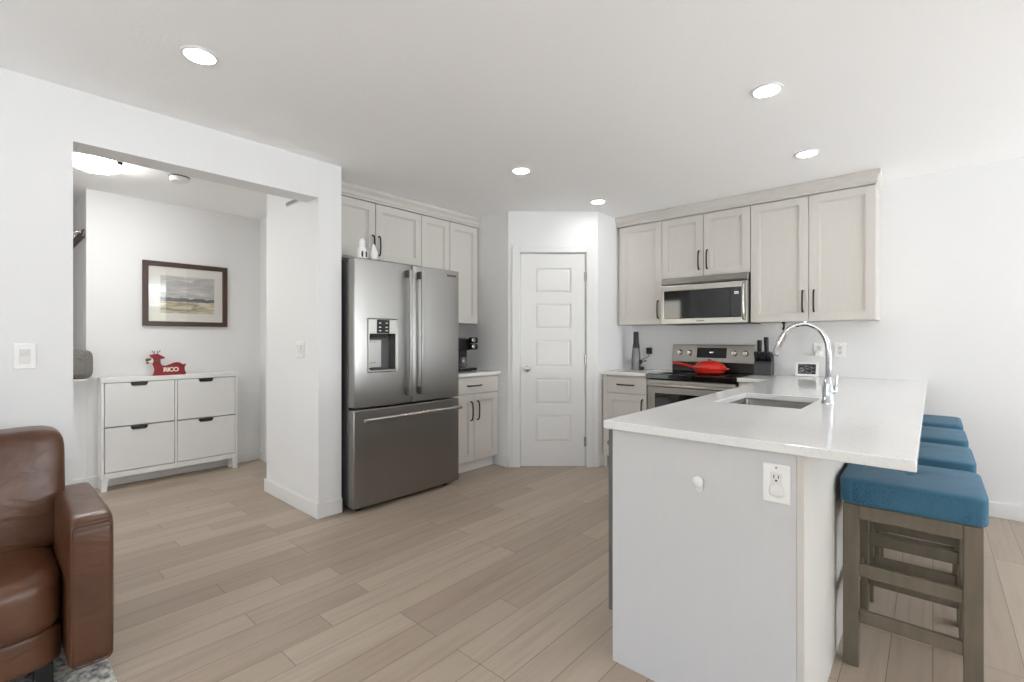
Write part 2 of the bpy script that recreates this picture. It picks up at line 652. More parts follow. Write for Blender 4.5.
        if bevel:
            b = o.modifiers.new('bevel', 'BEVEL')
            b.width, b.segments = bevel, seg
            b.limit_method = 'ANGLE'
            b.angle_limit = math.radians(40)
        if sub:
            s = o.modifiers.new('sub', 'SUBSURF')
            s.levels = s.render_levels = sub
        return o


def smoothpath(pts, k=8):
    P = [Vector(p) for p in pts]
    P = [P[0]*2-P[1]]+P+[P[-1]*2-P[-2]]
    out = []
    for i in range(1, len(P)-2):
        for s in range(k):
            t = s/k
            a, b, c, d = P[i-1], P[i], P[i+1], P[i+2]
            out.append(0.5*((2*b)+(c-a)*t+(2*a-5*b+4*c-d)*t*t+(3*b-a-3*c+d)*t**3))
    out.append(P[-2])
    return out


def tag(o, label, cat, group=None, kind=None):
    o['label'], o['category'] = label, cat
    if group:
        o['group'] = group
    if kind:
        o['kind'] = kind
    return o


def thing(name, label, cat, loc, group=None):
    o = bpy.data.objects.new(name, None)
    COL.objects.link(o)
    o.location = loc
    o.empty_display_size = 0.1
    return tag(o, label, cat, group)


def struct(o):
    o['kind'] = 'structure'
    return o


# ------------------------------------------------------------------ the shell
CH = 2.435          # ceiling
XL = -3.12          # wall with the wide opening
YR = 4.63           # range wall
XR = 4.6            # right hand wall (out of frame)
YB = -3.8           # wall behind the camera
CT = 0.912          # worktop height
A45 = (-3.022, 3.350)        # pantry corner, and the direction of its slanted wall
DU = Vector((0.632, 0.575, 0)).normalized()


def diag(t, w=0.0):
    return (A45[0]+DU.x*t+DU.y*w, A45[1]+DU.y*t-DU.x*w)


struct(MB().box(-7.2, XR+0.2, -4.2, YR+0.3, -0.12, 0).build('floor', 'floor'))
struct(MB().box(-7.2, XR+0.2, -4.2, YR+0.3, CH, CH+0.12).build('ceiling', 'ceiling'))
# left wall with its opening to the entry
struct(MB().slab([YB, 0.306, 1.534], [0, 2.18, CH], lambda i, j: i == 0 or j == 1, 'yz', XL-0.17, XL).build('wall_left', 'wall'))
struct(MB().box(-3.995, XL, 1.534, 1.703, 0, CH).build('wall_fridge_side', 'wall', bevel=0.003))
struct(MB().box(-3.995, -3.76, 1.703, 4.8, 0, CH).build('wall_kitchen_left', 'wall'))
# pantry: left return, diagonal with the door hole, right return
mb = MB()
mb.box(-3.76, A45[0], 3.350, 3.450, 0, CH)
struct(mb.build('wall_pantry_left', 'wall'))
mb = MB(origin=(A45[0], A45[1], 0), u=(DU.x, DU.y))
mb.slab([0, 0.1035, 0.752, 0.8545], [0, 2.054, CH], lambda i, j: not (i == 1 and j == 0), 'xz', -0.10, 0)
struct(mb.build('wall_pantry_diagonal', 'wall'))
BX, BY = diag(0.8545)
struct(MB().box(BX-0.10, BX, BY, YR, 0, CH).build('wall_pantry_right', 'wall'))
struct(MB().box(BX-0.1, XR, YR, YR+0.14, 0, CH).build('wall_range', 'wall'))
# right wall with patio door and window, wall behind the camera with a wide window
struct(MB().slab([YB, -2.9, -0.5, 1.75, 3.85, YR], [0, 0.02, 0.5, 2.1, CH],
                 lambda i, j: not ((i == 1 and j == 2) or (i == 3 and j in (1, 2))), 'yz', XR, XR+0.14).build('wall_right', 'wall'))
struct(MB().slab([XL-0.17, -2.1, 0.9, XR+0.14], [0, 0.5, 2.2, CH], lambda i, j: not (i == 1 and j == 1), 'xz', YB-0.14, YB).build('wall_rear', 'wall'))
# entry: wall behind the shoe cabinet, its pony wall over the stairs, returns
struct(MB().box(-5.25, -5.11, 0.578, 2.02, 0, CH).build('wall_entry', 'wall', bevel=0.003))
struct(MB().box(-5.25, -5.11, -1.55, 0.578, 0, 0.885).build('wall_pony', 'wall'))
struct(MB().box(-5.27, -5.00, -1.55, 0.5745, 0.885, 0.903).build('trim_1', 'trim', bevel=0.004))
struct(MB().box(-5.11, -3.99, 1.90, 2.02, 0, CH).build('wall_entry_end', 'wall'))
struct(MB().box(-7.0, -5.25, 0.578, 0.72, 0, CH).build('wall_stair_side', 'wall'))
struct(MB().box(-7.12, -7.0, -1.7, 0.72, 0, CH).build('wall_stair_end', 'wall'))
struct(MB().slab([-7.12, -4.75, -3.75, XL-0.17], [0, 2.1, CH], lambda i, j: not (i == 1 and j == 0), 'xz', -1.70, -1.56).build('wall_entry_front', 'wall'))
struct(MB().box(-60, 60, -60, 60, -0.5, -0.3).build('ground', 'lawn'))


def window_unit(name, plane, a, u0, u1, z0, z1, mull):
    """frame with mullions and one glass pane; plane 'yz' sits at x = a, 'xz' at y = a"""
    def bx(m, p0, p1, q0, q1, t0, t1):
        if plane == 'yz':
            m.box(t0, t1, p0, p1, q0, q1)
        else:
            m.box(p0, p1, t0, t1, q0, q1)
    m = MB()
    w = 0.05
    bx(m, u0, u1, z0, z0+w, a, a+0.06)
    bx(m, u0, u1, z1-w, z1, a, a+0.06)
    bx(m, u0, u0+w, z0+w, z1-w, a, a+0.06)
    bx(m, u1-w, u1, z0+w, z1-w, a, a+0.06)
    for k in range(1, mull+1):
        c = u0+(u1-u0)*k/(mull+1)
        bx(m, c-w/2, c+w/2, z0+w, z1-w, a, a+0.06)
    o = struct(m.build(name, 'trim', bevel=0.004))
    g = MB()
    bx(g, u0+w-0.005, u1-w+0.005, z0+w-0.005, z1-w+0.005, a+0.027, a+0.033)
    g2 = g.build('pane', 'glass')
    g2.parent = o
    g2.matrix_parent_inverse = o.matrix_basis.inverted()
    return o


window_unit('window_1', 'yz', XR+0.02, 1.75, 3.85, 0.02, 2.10, 1)
window_unit('window_2', 'yz', XR+0.02, -2.9, -0.5, 0.5, 2.10, 2)
window_unit('window_3', 'xz', YB-0.08, -2.1, 0.9, 0.5, 2.20, 2)
window_unit('window_4', 'xz', -1.66, -4.75, -3.75, 0.0, 2.10, 0)


# baseboards
def board(name, parts):
    m = MB()
    for (x0, x1, y0, y1) in parts:
        m.box(x0, x1, y0, y1, 0, 0.102)
    return struct(m.build(name, 'trim', bevel=0.004))


t = 0.014
board('baseboard_left', [(XL, XL+t, YB, 0.306)])
m = MB()
m.prism([(-3.995-t, 1.534-t), (XL+t, 1.534-t), (XL+t, 1.703), (XL, 1.703), (XL, 1.534), (-3.995, 1.534), (-3.995, 1.9), (-3.995-t, 1.9)], 'xy', 0, 0.102)
struct(m.build('baseboard_pillar', 'trim', bevel=0.004))
board('baseboard_entry', [(-5.11, -5.11+t, -1.55, 1.90), (-5.11+t, -3.995-t, 1.90-t, 1.90)])
m = MB(origin=(A45[0], A45[1], 0), u=(DU.x, DU.y))
m.box(0.004, 0.036, 0, t, 0, 0.102)
m.box(0.811, 0.8505, 0, t, 0, 0.102)
struct(m.build('baseboard_diagonal', 'trim', bevel=0.003))
board('baseboard_pantry_left', [(-3.135, A45[0]+0.005, 3.350-t, 3.350)])
board('baseboard_pantry_right', [(BX, BX+t, BY+0.004, 4.02)])
board('baseboard_range', [(-0.27, XR, YR-t, YR)])
board('baseboard_right', [(XR-t, XR, YB, 1.7), (XR-t, XR, 3.9, YR-t)])
board('baseboard_rear', [(XL+t, XR-t, YB, YB+t)])

# pantry door and its casing
m = MB(origin=(A45[0], A45[1], 0), u=(DU.x, DU.y))
m.box(0.036, 0.1105, 0, 0.018, 0, 2.104)
m.box(0.745, 0.811, 0, 0.018, 0, 2.104)
m.box(0.1105, 0.745, 0, 0.018, 2.044, 2.104)
m.box(0.1035, 0.1175, -0.10, 0, 0, 2.040)
m.box(0.738, 0.752, -0.10, 0, 0, 2.040)
m.box(0.1035, 0.752, -0.10, 0, 2.040, 2.054)
struct(m.build('trim_2', 'trim', bevel=0.004))
m = MB(origin=(A45[0], A45[1], 0), u=(DU.x, DU.y))
d0, d1 = 0.1208, 0.7345
pans = [(0.236, 0.493), (0.598, 0.846), (0.952, 1.210), (1.316, 1.555), (1.660, 1.896)]
zz = [0.006]
for p in pans:
    zz += [p[0], p[1]]
zz.append(2.036)
m.slab([d0, 0.255, 0.600, d1], zz, lambda i, j: not (i == 1 and j % 2 == 1), 'xz', -0.045, -0.008)
for p in pans:      # sunk moulding and raised field of each panel
    m.box(0.253, 0.602, -0.040, -0.020, p[0]-0.002, p[1]+0.002)
    a0, a1, b0, b1 = 0.255, 0.600, p[0], p[1]
    r0, r1, c0, c1 = a0+0.026, a1-0.026, b0+0.026, b1-0.026
    A = [m.v(q) for q in ((a0+.008, -0.0199, b0+.008), (a1-.008, -0.0199, b0+.008), (a1-.008, -0.0199, b1-.008), (a0+.008, -0.0199, b1-.008))]
    B = [m.v(q) for q in ((r0, -0.011, c0), (r1, -0.011, c0), (r1, -0.011, c1), (r0, -0.011, c1))]
    for k in range(4):
        m.f([A[k], A[(k+1) % 4], B[(k+1) % 4], B[k]])
    m.f(B)
    m.f(A)
door = struct(m.build('door_1', 'trim', bevel=0.002))


def under(o, root):
    """re-parent a mesh built in world coordinates under a mesh-root"""
    o.parent = root
    o.matrix_parent_inverse = Matrix.Identity(4)
    return o


m = MB(origin=(A45[0], A45[1], 0), u=(DU.x, DU.y))
m.lathe([(0.030, -0.008), (0.030, -0.003), (0.012, 0.0), (0.011, 0.022), (0.024, 0.030), (0.028, 0.042), (0.024, 0.055), (0.0, 0.060)], (0.178, 0, 0.935), 'y', 24)
m.build('door_knob', 'satin', door, smooth=True)
for hz in (1.814, 1.02, 0.24):
    m = MB(origin=(A45[0], A45[1], 0), u=(DU.x, DU.y))
    m.cyl((0.7365, 0.002, hz-0.045), (0.7365, 0.002, hz+0.045), 0.006, 10)
    m.box(0.725, 0.7345, -0.0079, -0.005, hz-0.044, hz+0.044)
    m.build('hinge', 'satin', door)


# ------------------------------------------------------------------ cabinet helpers
def shaker(origin, u, u0, u1, z0, z1, parent, name='door', material='cab', stile=0.062, thick=0.02):
    """five-piece door lying on the face plane of frame (origin,u), front at v = thick"""
    m = MB(origin, u)
    g = 0.0016
    u0, u1, z0, z1 = u0+g, u1-g, z0+g, z1-g
    s = min(stile, (u1-u0)*0.24)
    m.slab([u0, u0+s, u1-s, u1], [z0, z0+s, z1-s, z1], lambda i, j: not (i == 1 and j == 1), 'xz', 0.001, thick)
    m.box(u0+s-0.004, u1-s+0.004, 0.002, thick-0.012, z0+s-0.004, z1-s+0.004)
    b = 0.010       # bead inside the frame
    for (a0, a1, c0, c1) in ((u0+s, u1-s, z0+s, z0+s+b), (u0+s, u1-s, z1-s-b, z1-s), (u0+s, u0+s+b, z0+s+b, z1-s-b), (u1-s-b, u1-s, z0+s+b, z1-s-b)):
        m.box(a0, a1, thick-0.013, thick-0.006, c0, c1)
    return m.build(name, material, parent, bevel=0.0015)


def slabfront(origin, u, u0, u1, z0, z1, parent, name='drawer', material='cab'):
    m = MB(origin, u)
    g = 0.0016
    m.box(u0+g, u1-g, 0.001, 0.02, z0+g, z1-g)
    return m.build(name, material, parent, bevel=0.002)


def pull(origin, u, cu, cz, length, parent, vertical=True, out=0.02, mt='bronze'):
    """flat arched bar pull"""
    m = MB(origin, u)
    h = length/2
    pts = []
    for s, w in ((-1, 0.0), (-0.98, 0.012), (-0.86, 0.024), (-0.5, 0.030), (0, 0.032), (0.5, 0.030), (0.86, 0.024), (0.98, 0.012), (1, 0.0)):
        pts.append((cu, out+w, cz+s*h) if vertical else (cu+s*h, out+w, cz))
    m.tube(smoothpath(pts, 4), 0.0062, 8)
    return m.build('handle', mt, parent, smooth='all')


UY = (0, 1)      # faces +X
UX = (1, 0)      # faces -Y
UN = (0, -1)     # faces -X

# ------------------------------------------------------------------ left run: wall cabinets, fridge, base unit
XF = -3.42
c = thing('wall_cabinet', 'greige two-door wall cabinet directly above the steel fridge', 'cabinet', (-3.58, 2.167, 1.86))
MB().box(-3.757, XF-0.021, 1.71, 2.632, 1.86, 2.335).build('carcass', 'cab', c, bevel=0.001)
for a, b, hu in ((1.71, 2.165, 2.138), (2.168, 2.632, 2.195)):
    d = shaker((XF-0.021, 0, 0), UY, a, b, 1.87, 2.332, c)
    pull((XF-0.021, 0, 0), UY, hu, 1.985, 0.16, d)
c = thing('wall_cabinet', 'tall greige two-door wall cabinet above the coffee maker', 'cabinet', (-3.58, 2.99, 1.372))
MB().box(-3.757, XF-0.021, 2.634, 3.332, 1.372, 2.335).build('carcass', 'cab', c, bevel=0.001)
for a, b, hu in ((2.634, 2.965, 2.935), (2.968, 3.330, 2.998)):
    d = shaker((XF-0.021, 0, 0), UY, a, b, 1.374, 2.332, c)
    pull((XF-0.021, 0, 0), UY, hu, 1.50, 0.16, d)
m = MB()
m.box(-3.757, XF-0.02, 3.333, 3.348, 1.372, 2.335)
struct(m.build('trim_3', 'cab'))
m = MB()
m.prism([(-3.757, 2.337), (XF+0.004, 2.337), (XF+0.004, 2.352), (XF+0.012, 2.357), (XF+0.012, 2.385), (XF+0.032, 2.410), (XF+0.032, 2.433), (-3.757, 2.433)], 'xz', 1.706, 3.348)
struct(m.build('trim_4', 'cab', bevel=0.0015))

# fridge
FX = -2.985
fr = thing('refrigerator', 'brushed steel french door refrigerator beside the white wall pillar', 'refrigerator', (-3.37, 2.24, 0))
F0, F1, FM = 1.728, 2.700, 2.216
MB().box(-3.735, -3.105, F0+0.012, 2.629, 0.035, 1.765).build('case', 'steel_case', fr, bevel=0.004)
for y in (F0+0.07, 2.60):
    for x in (-3.66, -3.07):
        m = MB()
        m.cyl((x, y, 0), (x, y, 0.036), 0.022, 14)
        m.build('foot', 'black', fr)
m = MB()
m.box(-3.104, -3.06, F0+0.02, 2.625, 0.03, 0.075)
m.build('kick_grille', 'black', fr)
m = MB()
m.box(-3.1045, -3.078, F0+0.02, 2.625, 0.09, 1.765)
m.build('gasket', 'black', fr)
for y in (F0+0.05, F1-0.05):
    m = MB()
    m.box(-3.22, -3.07, y-0.035, y+0.035, 1.7655, 1.792)
    m.build('hinge_cover', 'dgrey', fr, bevel=0.006)


def bowed(y0, y1, z0, z1, name, hole=None):
    """door leaf whose front bows slightly outwards"""
    m = MB()
    n = 16
    ys = [y0+(y1-y0)*k/n for k in range(n+1)]
    zs = [z0, z1]
    if hole is not None:
        h0, h1, k0, k1 = hole
        ys = sorted([y for y in ys if min(abs(y-h0), abs(y-h1)) > 0.012]+[h0, h1])
        zs = [z0, k0, k1, z1]
    m.slab(ys, zs, lambda i, j: hole is None or not (j == 1 and ys[i] > h0-0.001 and ys[i+1] < h1+0.001), 'yz', -3.077, FX, clean=False)
    for v in m.bm.verts:
        if v.co.x > -3.0:
            q = 2*(v.co.y-(y0+y1)/2)/(y1-y0)
            v.co.x -= 0.007*q*q+0.006*q**6
    return m.build(name, 'steel', fr, bevel=0.007, seg=3, smooth=True)


dl = bowed(F0, FM-0.003, 0.735, 1.788, 'door', hole=(1.832, 2.070, 0.985, 1.362))
dr = bowed(FM+0.003, F1, 0.735, 1.788, 'door')
dz = bowed(F0, F1, 0.034, 0.722, 'freezer_drawer')
# ice and water dispenser in the left door
m = MB()
m.slab([1.832, 1.842, 2.059, 2.070], [0.985, 0.998, 1.258, 1.362], lambda i, j: not (i == 1 and j == 1), 'yz', -3.065, FX+0.001)
m.build('dispenser_surround', 'steel_h', dl, bevel=0.002)
MB().box(-3.0765, -3.066, 1.834, 2.067, 0.99, 1.30).build('dispenser_back', 'dgrey', dl)
MB().box(FX+0.0012, FX+0.004, 1.900, 2.004, 1.262, 1.359).build('dispenser_display', 'blackglass', dl)
for y, z in ((1.925, 1.335), (1.98, 1.335), (1.925, 1.305), (1.98, 1.305), (1.925, 1.28), (1.98, 1.28)):
    MB().box(FX+0.0041, FX+0.0046, y-0.009, y+0.009, z-0.003, z+0.003).build('touch_key', 'offwhite', dl)
m = MB()
m.box(-3.064, -3.030, 1.883, 2.021, 1.232, 1.2575)
m.box(-3.064, -3.040, 1.843, 2.058, 1.245, 1.2575)
m.build('nozzle_block', 'black', dl, bevel=0.004)
m = MB()
m.box(-3.065, -3.052, 1.846, 1.982, 1.01, 1.215)
m.box(-3.052, -3.042, 1.863, 1.932, 1.045, 1.20)
m.build('paddle', 'steel', dl, bevel=0.004)
MB().box(-3.064, FX+0.006, 1.838, 2.062, 0.985, 0.9975).build('drip_tray', 'steel_h', dl, bevel=0.002)


def fridge_handle(y, door_):
    m = MB()
    m.prism([(FX+0.040, 0.79), (FX+0.058, 0.79), (FX+0.062, 1.0), (FX+0.064, 1.265), (FX+0.062, 1.53), (FX+0.058, 1.74), (FX+0.040, 1.74), (FX+0.045, 1.53), (FX+0.047, 1.265), (FX+0.045, 1.0)], 'xz', y-0.013, y+0.013)
    h = m.build('handle', 'steel', door_, bevel=0.005)
    for z in (0.795, 1.685):
        m = MB()
        m.box(FX-0.004, FX+0.047, y-0.012, y+0.012, z, z+0.055)
        m.build('handle_bracket', 'dgrey', h, bevel=0.004)


fridge_handle(2.160, dl)
fridge_handle(2.271, dr)
m = MB()
m.cyl((FX+0.055, 1.769, 0.655), (FX+0.055, 2.669, 0.655), 0.014, 16)
h = m.build('handle', 'satin', dz, smooth=True)
for y in (1.809, 2.629):
    m = MB()
    m.box(FX-0.006, FX+0.052, y-0.014, y+0.014, 0.645, 0.665)
    m.build('handle_bracket', 'dgrey', h, bevel=0.003)
MB().box(FX-0.004, FX+0.0015, 2.560, 2.659, 1.735, 1.752).build('badge', 'dgrey', dr, bevel=0.001)

# ornaments on the fridge
for (y, z0, kind) in ((1.835, 1.788, 0), (1.932, 1.788, 1)):
    x = -3.075
    if kind == 0:
        o = thing('figurine', 'white snowman-shaped ornament with dark patches, left on top of the fridge', 'ornament', (x, y, z0))
        m = MB()
        m.lathe([(0.0, 0), (0.030, 0.0), (0.034, 0.02), (0.033, 0.06), (0.027, 0.085), (0.019, 0.098), (0.023, 0.115), (0.023, 0.135), (0.014, 0.155), (0.0, 0.162)], (x, y, z0), 'z', 24)
        m.build('body', 'white', o, smooth='all')
        for dy in (-0.014, 0.016):
            m = MB()
            m.soft(x+0.024, x+0.036, y+dy-0.006, y+dy+0.006, z0+0.018, z0+0.062, n=3, cuts=4)
            m.build('dark_patch', 'black', o, smooth='all')
    else:
        o = thing('figurine', 'white bell-shaped ornament in front of the cabinet handle, right on top of the fridge', 'ornament', (x, y, z0))
        m = MB()
        m.lathe([(0.0, 0.012), (0.026, 0.012), (0.034, 0.02), (0.033, 0.045), (0.026, 0.075), (0.016, 0.092), (0.012, 0.115), (0.006, 0.128), (0.0, 0.13)], (x, y, z0), 'z', 24)
        m.build('body', 'white', o, smooth='all')
        m = MB()
        m.lathe([(0.0, 0.0), (0.020, 0.0), (0.022, 0.006), (0.020, 0.0125), (0.0, 0.0125)], (x, y, z0), 'z', 20)
        m.build('base', 'black', o, smooth=True)

# base unit beside the fridge
BF = -3.16
c = thing('base_cabinet', 'greige base cabinet with one drawer and two doors beside the fridge', 'cabinet', (-3.46, 3.04, 0))
m = MB()
m.box(-3.757, BF, 2.745, 3.328, 0.10, CT-0.031)
m.build('carcass', 'cab', c, bevel=0.001)
m = MB()
m.box(-3.757, BF-0.05, 2.745, 3.334, 0.0, 0.10)
m.build('toe_kick', 'lacquer', c)
m = MB()
m.box(-3.757, BF+0.004, 3.3285, 3.3485, 0.10, CT-0.031)
m.build('filler', 'cab', c)
d = slabfront((BF, 0, 0), UY, 2.745, 3.328, 0.722, 0.868, c)
pull((BF, 0, 0), UY, 3.015, 0.795, 0.17, d, vertical=False)
for a, b, hu in ((2.745, 3.012, 2.972), (3.014, 3.328, 3.055)):
    d = shaker((BF, 0, 0), UY, a, b, 0.105, 0.718, c)
    pull((BF, 0, 0), UY, hu, 0.565, 0.17, d)
o = MB().box(-3.757, -3.115, 2.74, 3.348, CT-0.03, CT).build('worktop', 'quartz', bevel=0.003)
tag(o, 'short white quartz worktop under the coffee maker', 'worktop')

# coffee maker
k = thing('coffee_maker', 'black drip coffee maker with steel trim on the short worktop', 'coffee maker', (-3.42, 3.145, CT))
z = CT
x0, x1, y0, y1 = -3.58, -3.42, 2.99, 3.19
MB().box(x0, x1+0.12, y0, y1+0.02, z+0.004, z+0.030).build('base', 'black', k, bevel=0.006)
MB().box(x1+0.002, x1+0.122, y0+0.01, y1-0.045, z+0.0302, z+0.036).build('drip_tray', 'steel_h', k, bevel=0.002)
MB().box(x0, x1, y0, y1, z+0.0303, z+0.315).build('housing', 'black', k, bevel=0.010, seg=3)
MB().box(x1+0.0003, x1+0.07, y0+0.01, y1-0.02, z+0.20, z+0.310).build('brew_head', 'black', k, bevel=0.010, seg=3)
m = MB()
m.lathe([(0.0, 0.0), (0.038, 0.0), (0.042, 0.01), (0.042, 0.085), (0.038, 0.10), (0.0, 0.10)], (x1+0.055, y0+0.085, z+0.0362), 'z', 24)
m.build('carafe', 'smoke', k, smooth=True)
m = MB()
m.soft(x1+0.0705, x1+0.125, y1-0.06, y1+0.03, z+0.205, z+0.262, n=5, cuts=6)
m.build('spout_block', 'black', k, smooth='all')
m = MB()
m.soft(x1+0.0705, x1+0.125, y1-0.06, y1+0.03, z+0.266, z+0.325, n=5, cuts=6)
tp = m.build('lever_block', 'black', k, smooth='all')
for zz_ in (0.236, 0.296):
    m = MB()
    m.lathe([(0.0, 0), (0.022, 0.0), (0.022, 0.006), (0.016, 0.010), (0.0, 0.010)], (x1+0.1255, y1-0.038, z+zz_), 'x', 18)
    m.build('knob', 'satin', k, smooth=True)
for (xx, yy) in ((x0+0.02, y0+0.02), (x0+0.02, y1), (x1+0.1, y0+0.02), (x1+0.1, y1)):
    MB().cyl((xx, yy, z), (xx, yy, z+0.0041), 0.008, 10).build('foot', 'dgrey', k)

# ------------------------------------------------------------------ entry: shoe cabinet and what is around it
s = thing('shoe_cabinet', 'low white shoe cabinet with four tip-out doors in the entry', 'cabinet', (-5.01, 1.145, 0))
SX0, SX1 = -5.094, -4.93
Y0, Y1 = 0.648, 1.632
m = MB()
m.box(SX0, SX1+0.004, Y0-0.003, Y1+0.003, 0.868, 0.905)
m.build('top', 'lacquer', s, bevel=0.003)
for y in (Y0, Y1-0.018):
    MB().box(SX0, SX1, y, y+0.018, 0.10, 0.867).build('side_panel', 'lacquer', s, bevel=0.002)
MB().box(SX0, SX1-0.002, 1.137, 1.154, 0.145, 0.867).build('divider', 'lacquer', s)
MB().box(SX0, SX0+0.008, Y0+0.018, Y1-0.018, 0.10, 0.867).build('back_panel', 'lacquer', s)
m = MB()
m.box(SX0+0.009, SX1, Y0+0.019, Y1-0.019, 0.098, 0.143)
m.build('bottom_rail', 'lacquer', s, bevel=0.002)
for y in (Y0, Y1-0.045):
    m = MB()
    s0 = 1 if y == Y0 else -1
    ya, yb = (y, y+0.045) if s0 == 1 else (y+0.045, y)
    m.prism([(ya, 0.0975), (ya, 0.0), (ya+s0*0.034, 0.0), (yb, 0.0975)], 'yz', SX1-0.035, SX1)
    m.build('leg', 'lacquer', s, bevel=0.002)
    m = MB()
    m.box(SX0+0.03, SX0+0.065, min(ya, yb), min(ya, yb)+0.04, 0, 0.0975)
    m.build('leg', 'lacquer', s, bevel=0.002)
for (a, b) in ((0.668, 1.135), (1.156, 1.612)):
    for (p, q) in ((0.147, 0.506), (0.511, 0.866)):
        cy = (a+b)/2-0.012
        m = MB()
        m.box(SX1-0.017, SX1+0.001, a+0.002, b-0.002, p+0.002, q-0.002)
        d = m.build('door', 'lacquer', s, bevel=0.0015)
        m = MB()
        m.prism([(cy-0.058, q-0.0015), (cy+0.058, q-0.0015), (cy+0.054, q-0.022), (cy+0.042, q-0.032), (cy-0.042, q-0.032), (cy-0.054, q-0.022)], 'yz', SX1+0.0005, SX1+0.009)
        hh = m.build('handle', 'bronze', d, bevel=0.003)
        m = MB()
        m.box(SX1+0.0091, SX1+0.0098, cy-0.04, cy+0.04, q-0.014, q-0.004)
        m.build('finger_slot', 'black', hh)

# reindeer sign
rx = -5.005
o = thing('reindeer_sign', 'red wooden reindeer name sign standing on the shoe cabinet', 'ornament', (rx, 1.11, 0.905))


def dp(px, py):      # outline of the ornament traced to metres: y across, z up
    return (0.993+(px-170)*0.000458, 0.905+(538-py)*0.000520)


body = [(170, 538), (192, 490), (203, 445), (190, 400), (172, 350), (186, 300), (188, 255), (152, 238), (118, 192), (160, 190),
        (205, 178), (255, 180), (300, 205), (358, 236), (362, 250), (325, 262), (292, 268), (286, 305), (300, 350), (318, 372), (375, 378), (450, 356),
        (510, 332), (560, 325), (605, 336), (650, 366), (700, 354), (694, 385), (680, 400), (676, 440), (686, 480), (700, 514), (694, 538)]
m = MB()
m.prism([dp(*p) for p in body], 'yz', rx-0.010, rx+0.010)
bd = m.build('body', 'redwood', o, bevel=0.002)
fc = bpy.data.curves.new('letters_curve', 'FONT')
fc.body = 'RICO'
fc.size = 0.050
fc.extrude = 0.0018
fc.offset = 0.0022
fc.align_x = 'CENTER'
fc.space_character = 0.92
fo = bpy.data.objects.new('letters_curve', fc)
me = bpy.data.meshes.new_from_object(fo)
bpy.data.objects.remove(fo)
lt = bpy.data.objects.new('letters', me)
COL.objects.link(lt)
me.materials.clear()
me.materials.append(M['cream'])
lt.parent = o
yc, zc = dp(455, 476)
lt.location = (0.0122, yc-1.11, zc-0.905)
lt.rotation_euler = (PI/2, 0, PI/2)
for sgn, px in ((-1, 195), (1, 250)):
    m = MB()
    a = dp(px, 182)
    pts = [(rx, a[0], a[1]-0.004), (rx+0.004, a[0]-0.002, a[1]+0.012), (rx+0.006, a[0]+sgn*0.012, a[1]+0.020), (rx+0.006, a[0]+sgn*0.016, a[1]+0.03)]
    m.tube(smoothpath(pts, 4), 0.0028, 8)
    m.tube([(rx+0.004, a[0], a[1]+0.014), (rx+0.004, a[0]-sgn*0.006, a[1]+0.028)], 0.0024, 8)
    m.build('antler', 'dgrey', o, smooth='all')
m = MB()
nk = dp(236, 302)
m.soft(rx-0.016, rx+0.018, nk[0]-0.026, nk[0]+0.027, nk[1]-0.009, nk[1]+0.009, n=4, cuts=5)
m.build('collar', 'leaf', o, smooth='all')
bw = dp(120, 290)
for (dy, dz, w, mt) in ((-0.008, 0.008, 0.020, 'leaf'), (0.006, -0.006, 0.022, 'cream'), (-0.012, -0.016, 0.013, 'leaf')):
    m = MB()
    m.soft(rx+0.006, rx+0.024, bw[0]+dy-w, bw[0]+dy+w, bw[1]+dz-w*0.7, bw[1]+dz+w*0.7, n=2.5, cuts=4)
    m.build('bow', mt, o, smooth='all')

# framed watercolour
PX = -5.11
p = thing('framed_picture', 'dark wood framed watercolour landscape above the shoe cabinet', 'picture', (PX, 1.268, 1.335))
a0, a1, b0, b1 = 0.940, 1.597, 1.335, 1.905
m = MB()
m.slab([a0, a0+0.042, a1-0.042, a1], [b0, b0+0.042, b1-0.042, b1], lambda i, j: not (i == 1 and j == 1), 'yz', PX+0.001, PX+0.026)
m.build('frame', 'darkwood', p, bevel=0.004)
MB().box(PX+0.002, PX+0.012, a0+0.038, a1-0.038, b0+0.038, b1-0.038).build('mount', 'mat', p)
MB().box(PX+0.0121, PX+0.0135, 1.068, 1.486, 1.452, 1.786).build('painting', 'painting', p)
MB().box(PX+0.0165, PX+0.0185, a0+0.038, a1-0.038, b0+0.038, b1-0.038).build('glass', 'pglass', p)

# bag on the pony wall ledge, coat rail in the stair nook
bg = thing('bag', 'grey canvas bag resting on the ledge left of the shoe cabinet', 'bag', (-5.055, 0.49, 0.903))
m = MB()
m.soft(-5.10, -5.005, 0.372, 0.612, 0.9035, 1.135, n=5, cuts=8, bulge=(0.15, 0.0, 0.0))
bb = m.build('body', 'canvas', bg, smooth='all')
m = MB()
m.soft(-5.012, -4.992, 0.42, 0.565, 0.93, 1.045, n=5, cuts=5)
m.build('pocket', 'canvas', bg, smooth='all')
hr = thing('coat_rail', 'dark hook rail on the side wall of the stair nook', 'hook rail', (-5.70, 0.578, 2.05))
MB().box(-6.3, -5.14, 0.560, 0.577, 2.045, 2.112).build('board', 'darkwood', hr, bevel=0.004)
for x in (-5.2, -5.42, -5.64, -5.86, -6.08):
    m = MB()
    m.tube(smoothpath([(x, 0.561, 2.09), (x, 0.535, 2.092), (x, 0.515, 2.08), (x, 0.512, 2.095)], 4), 0.006, 8)
    m.build('hook', 'satin', hr, smooth='all')

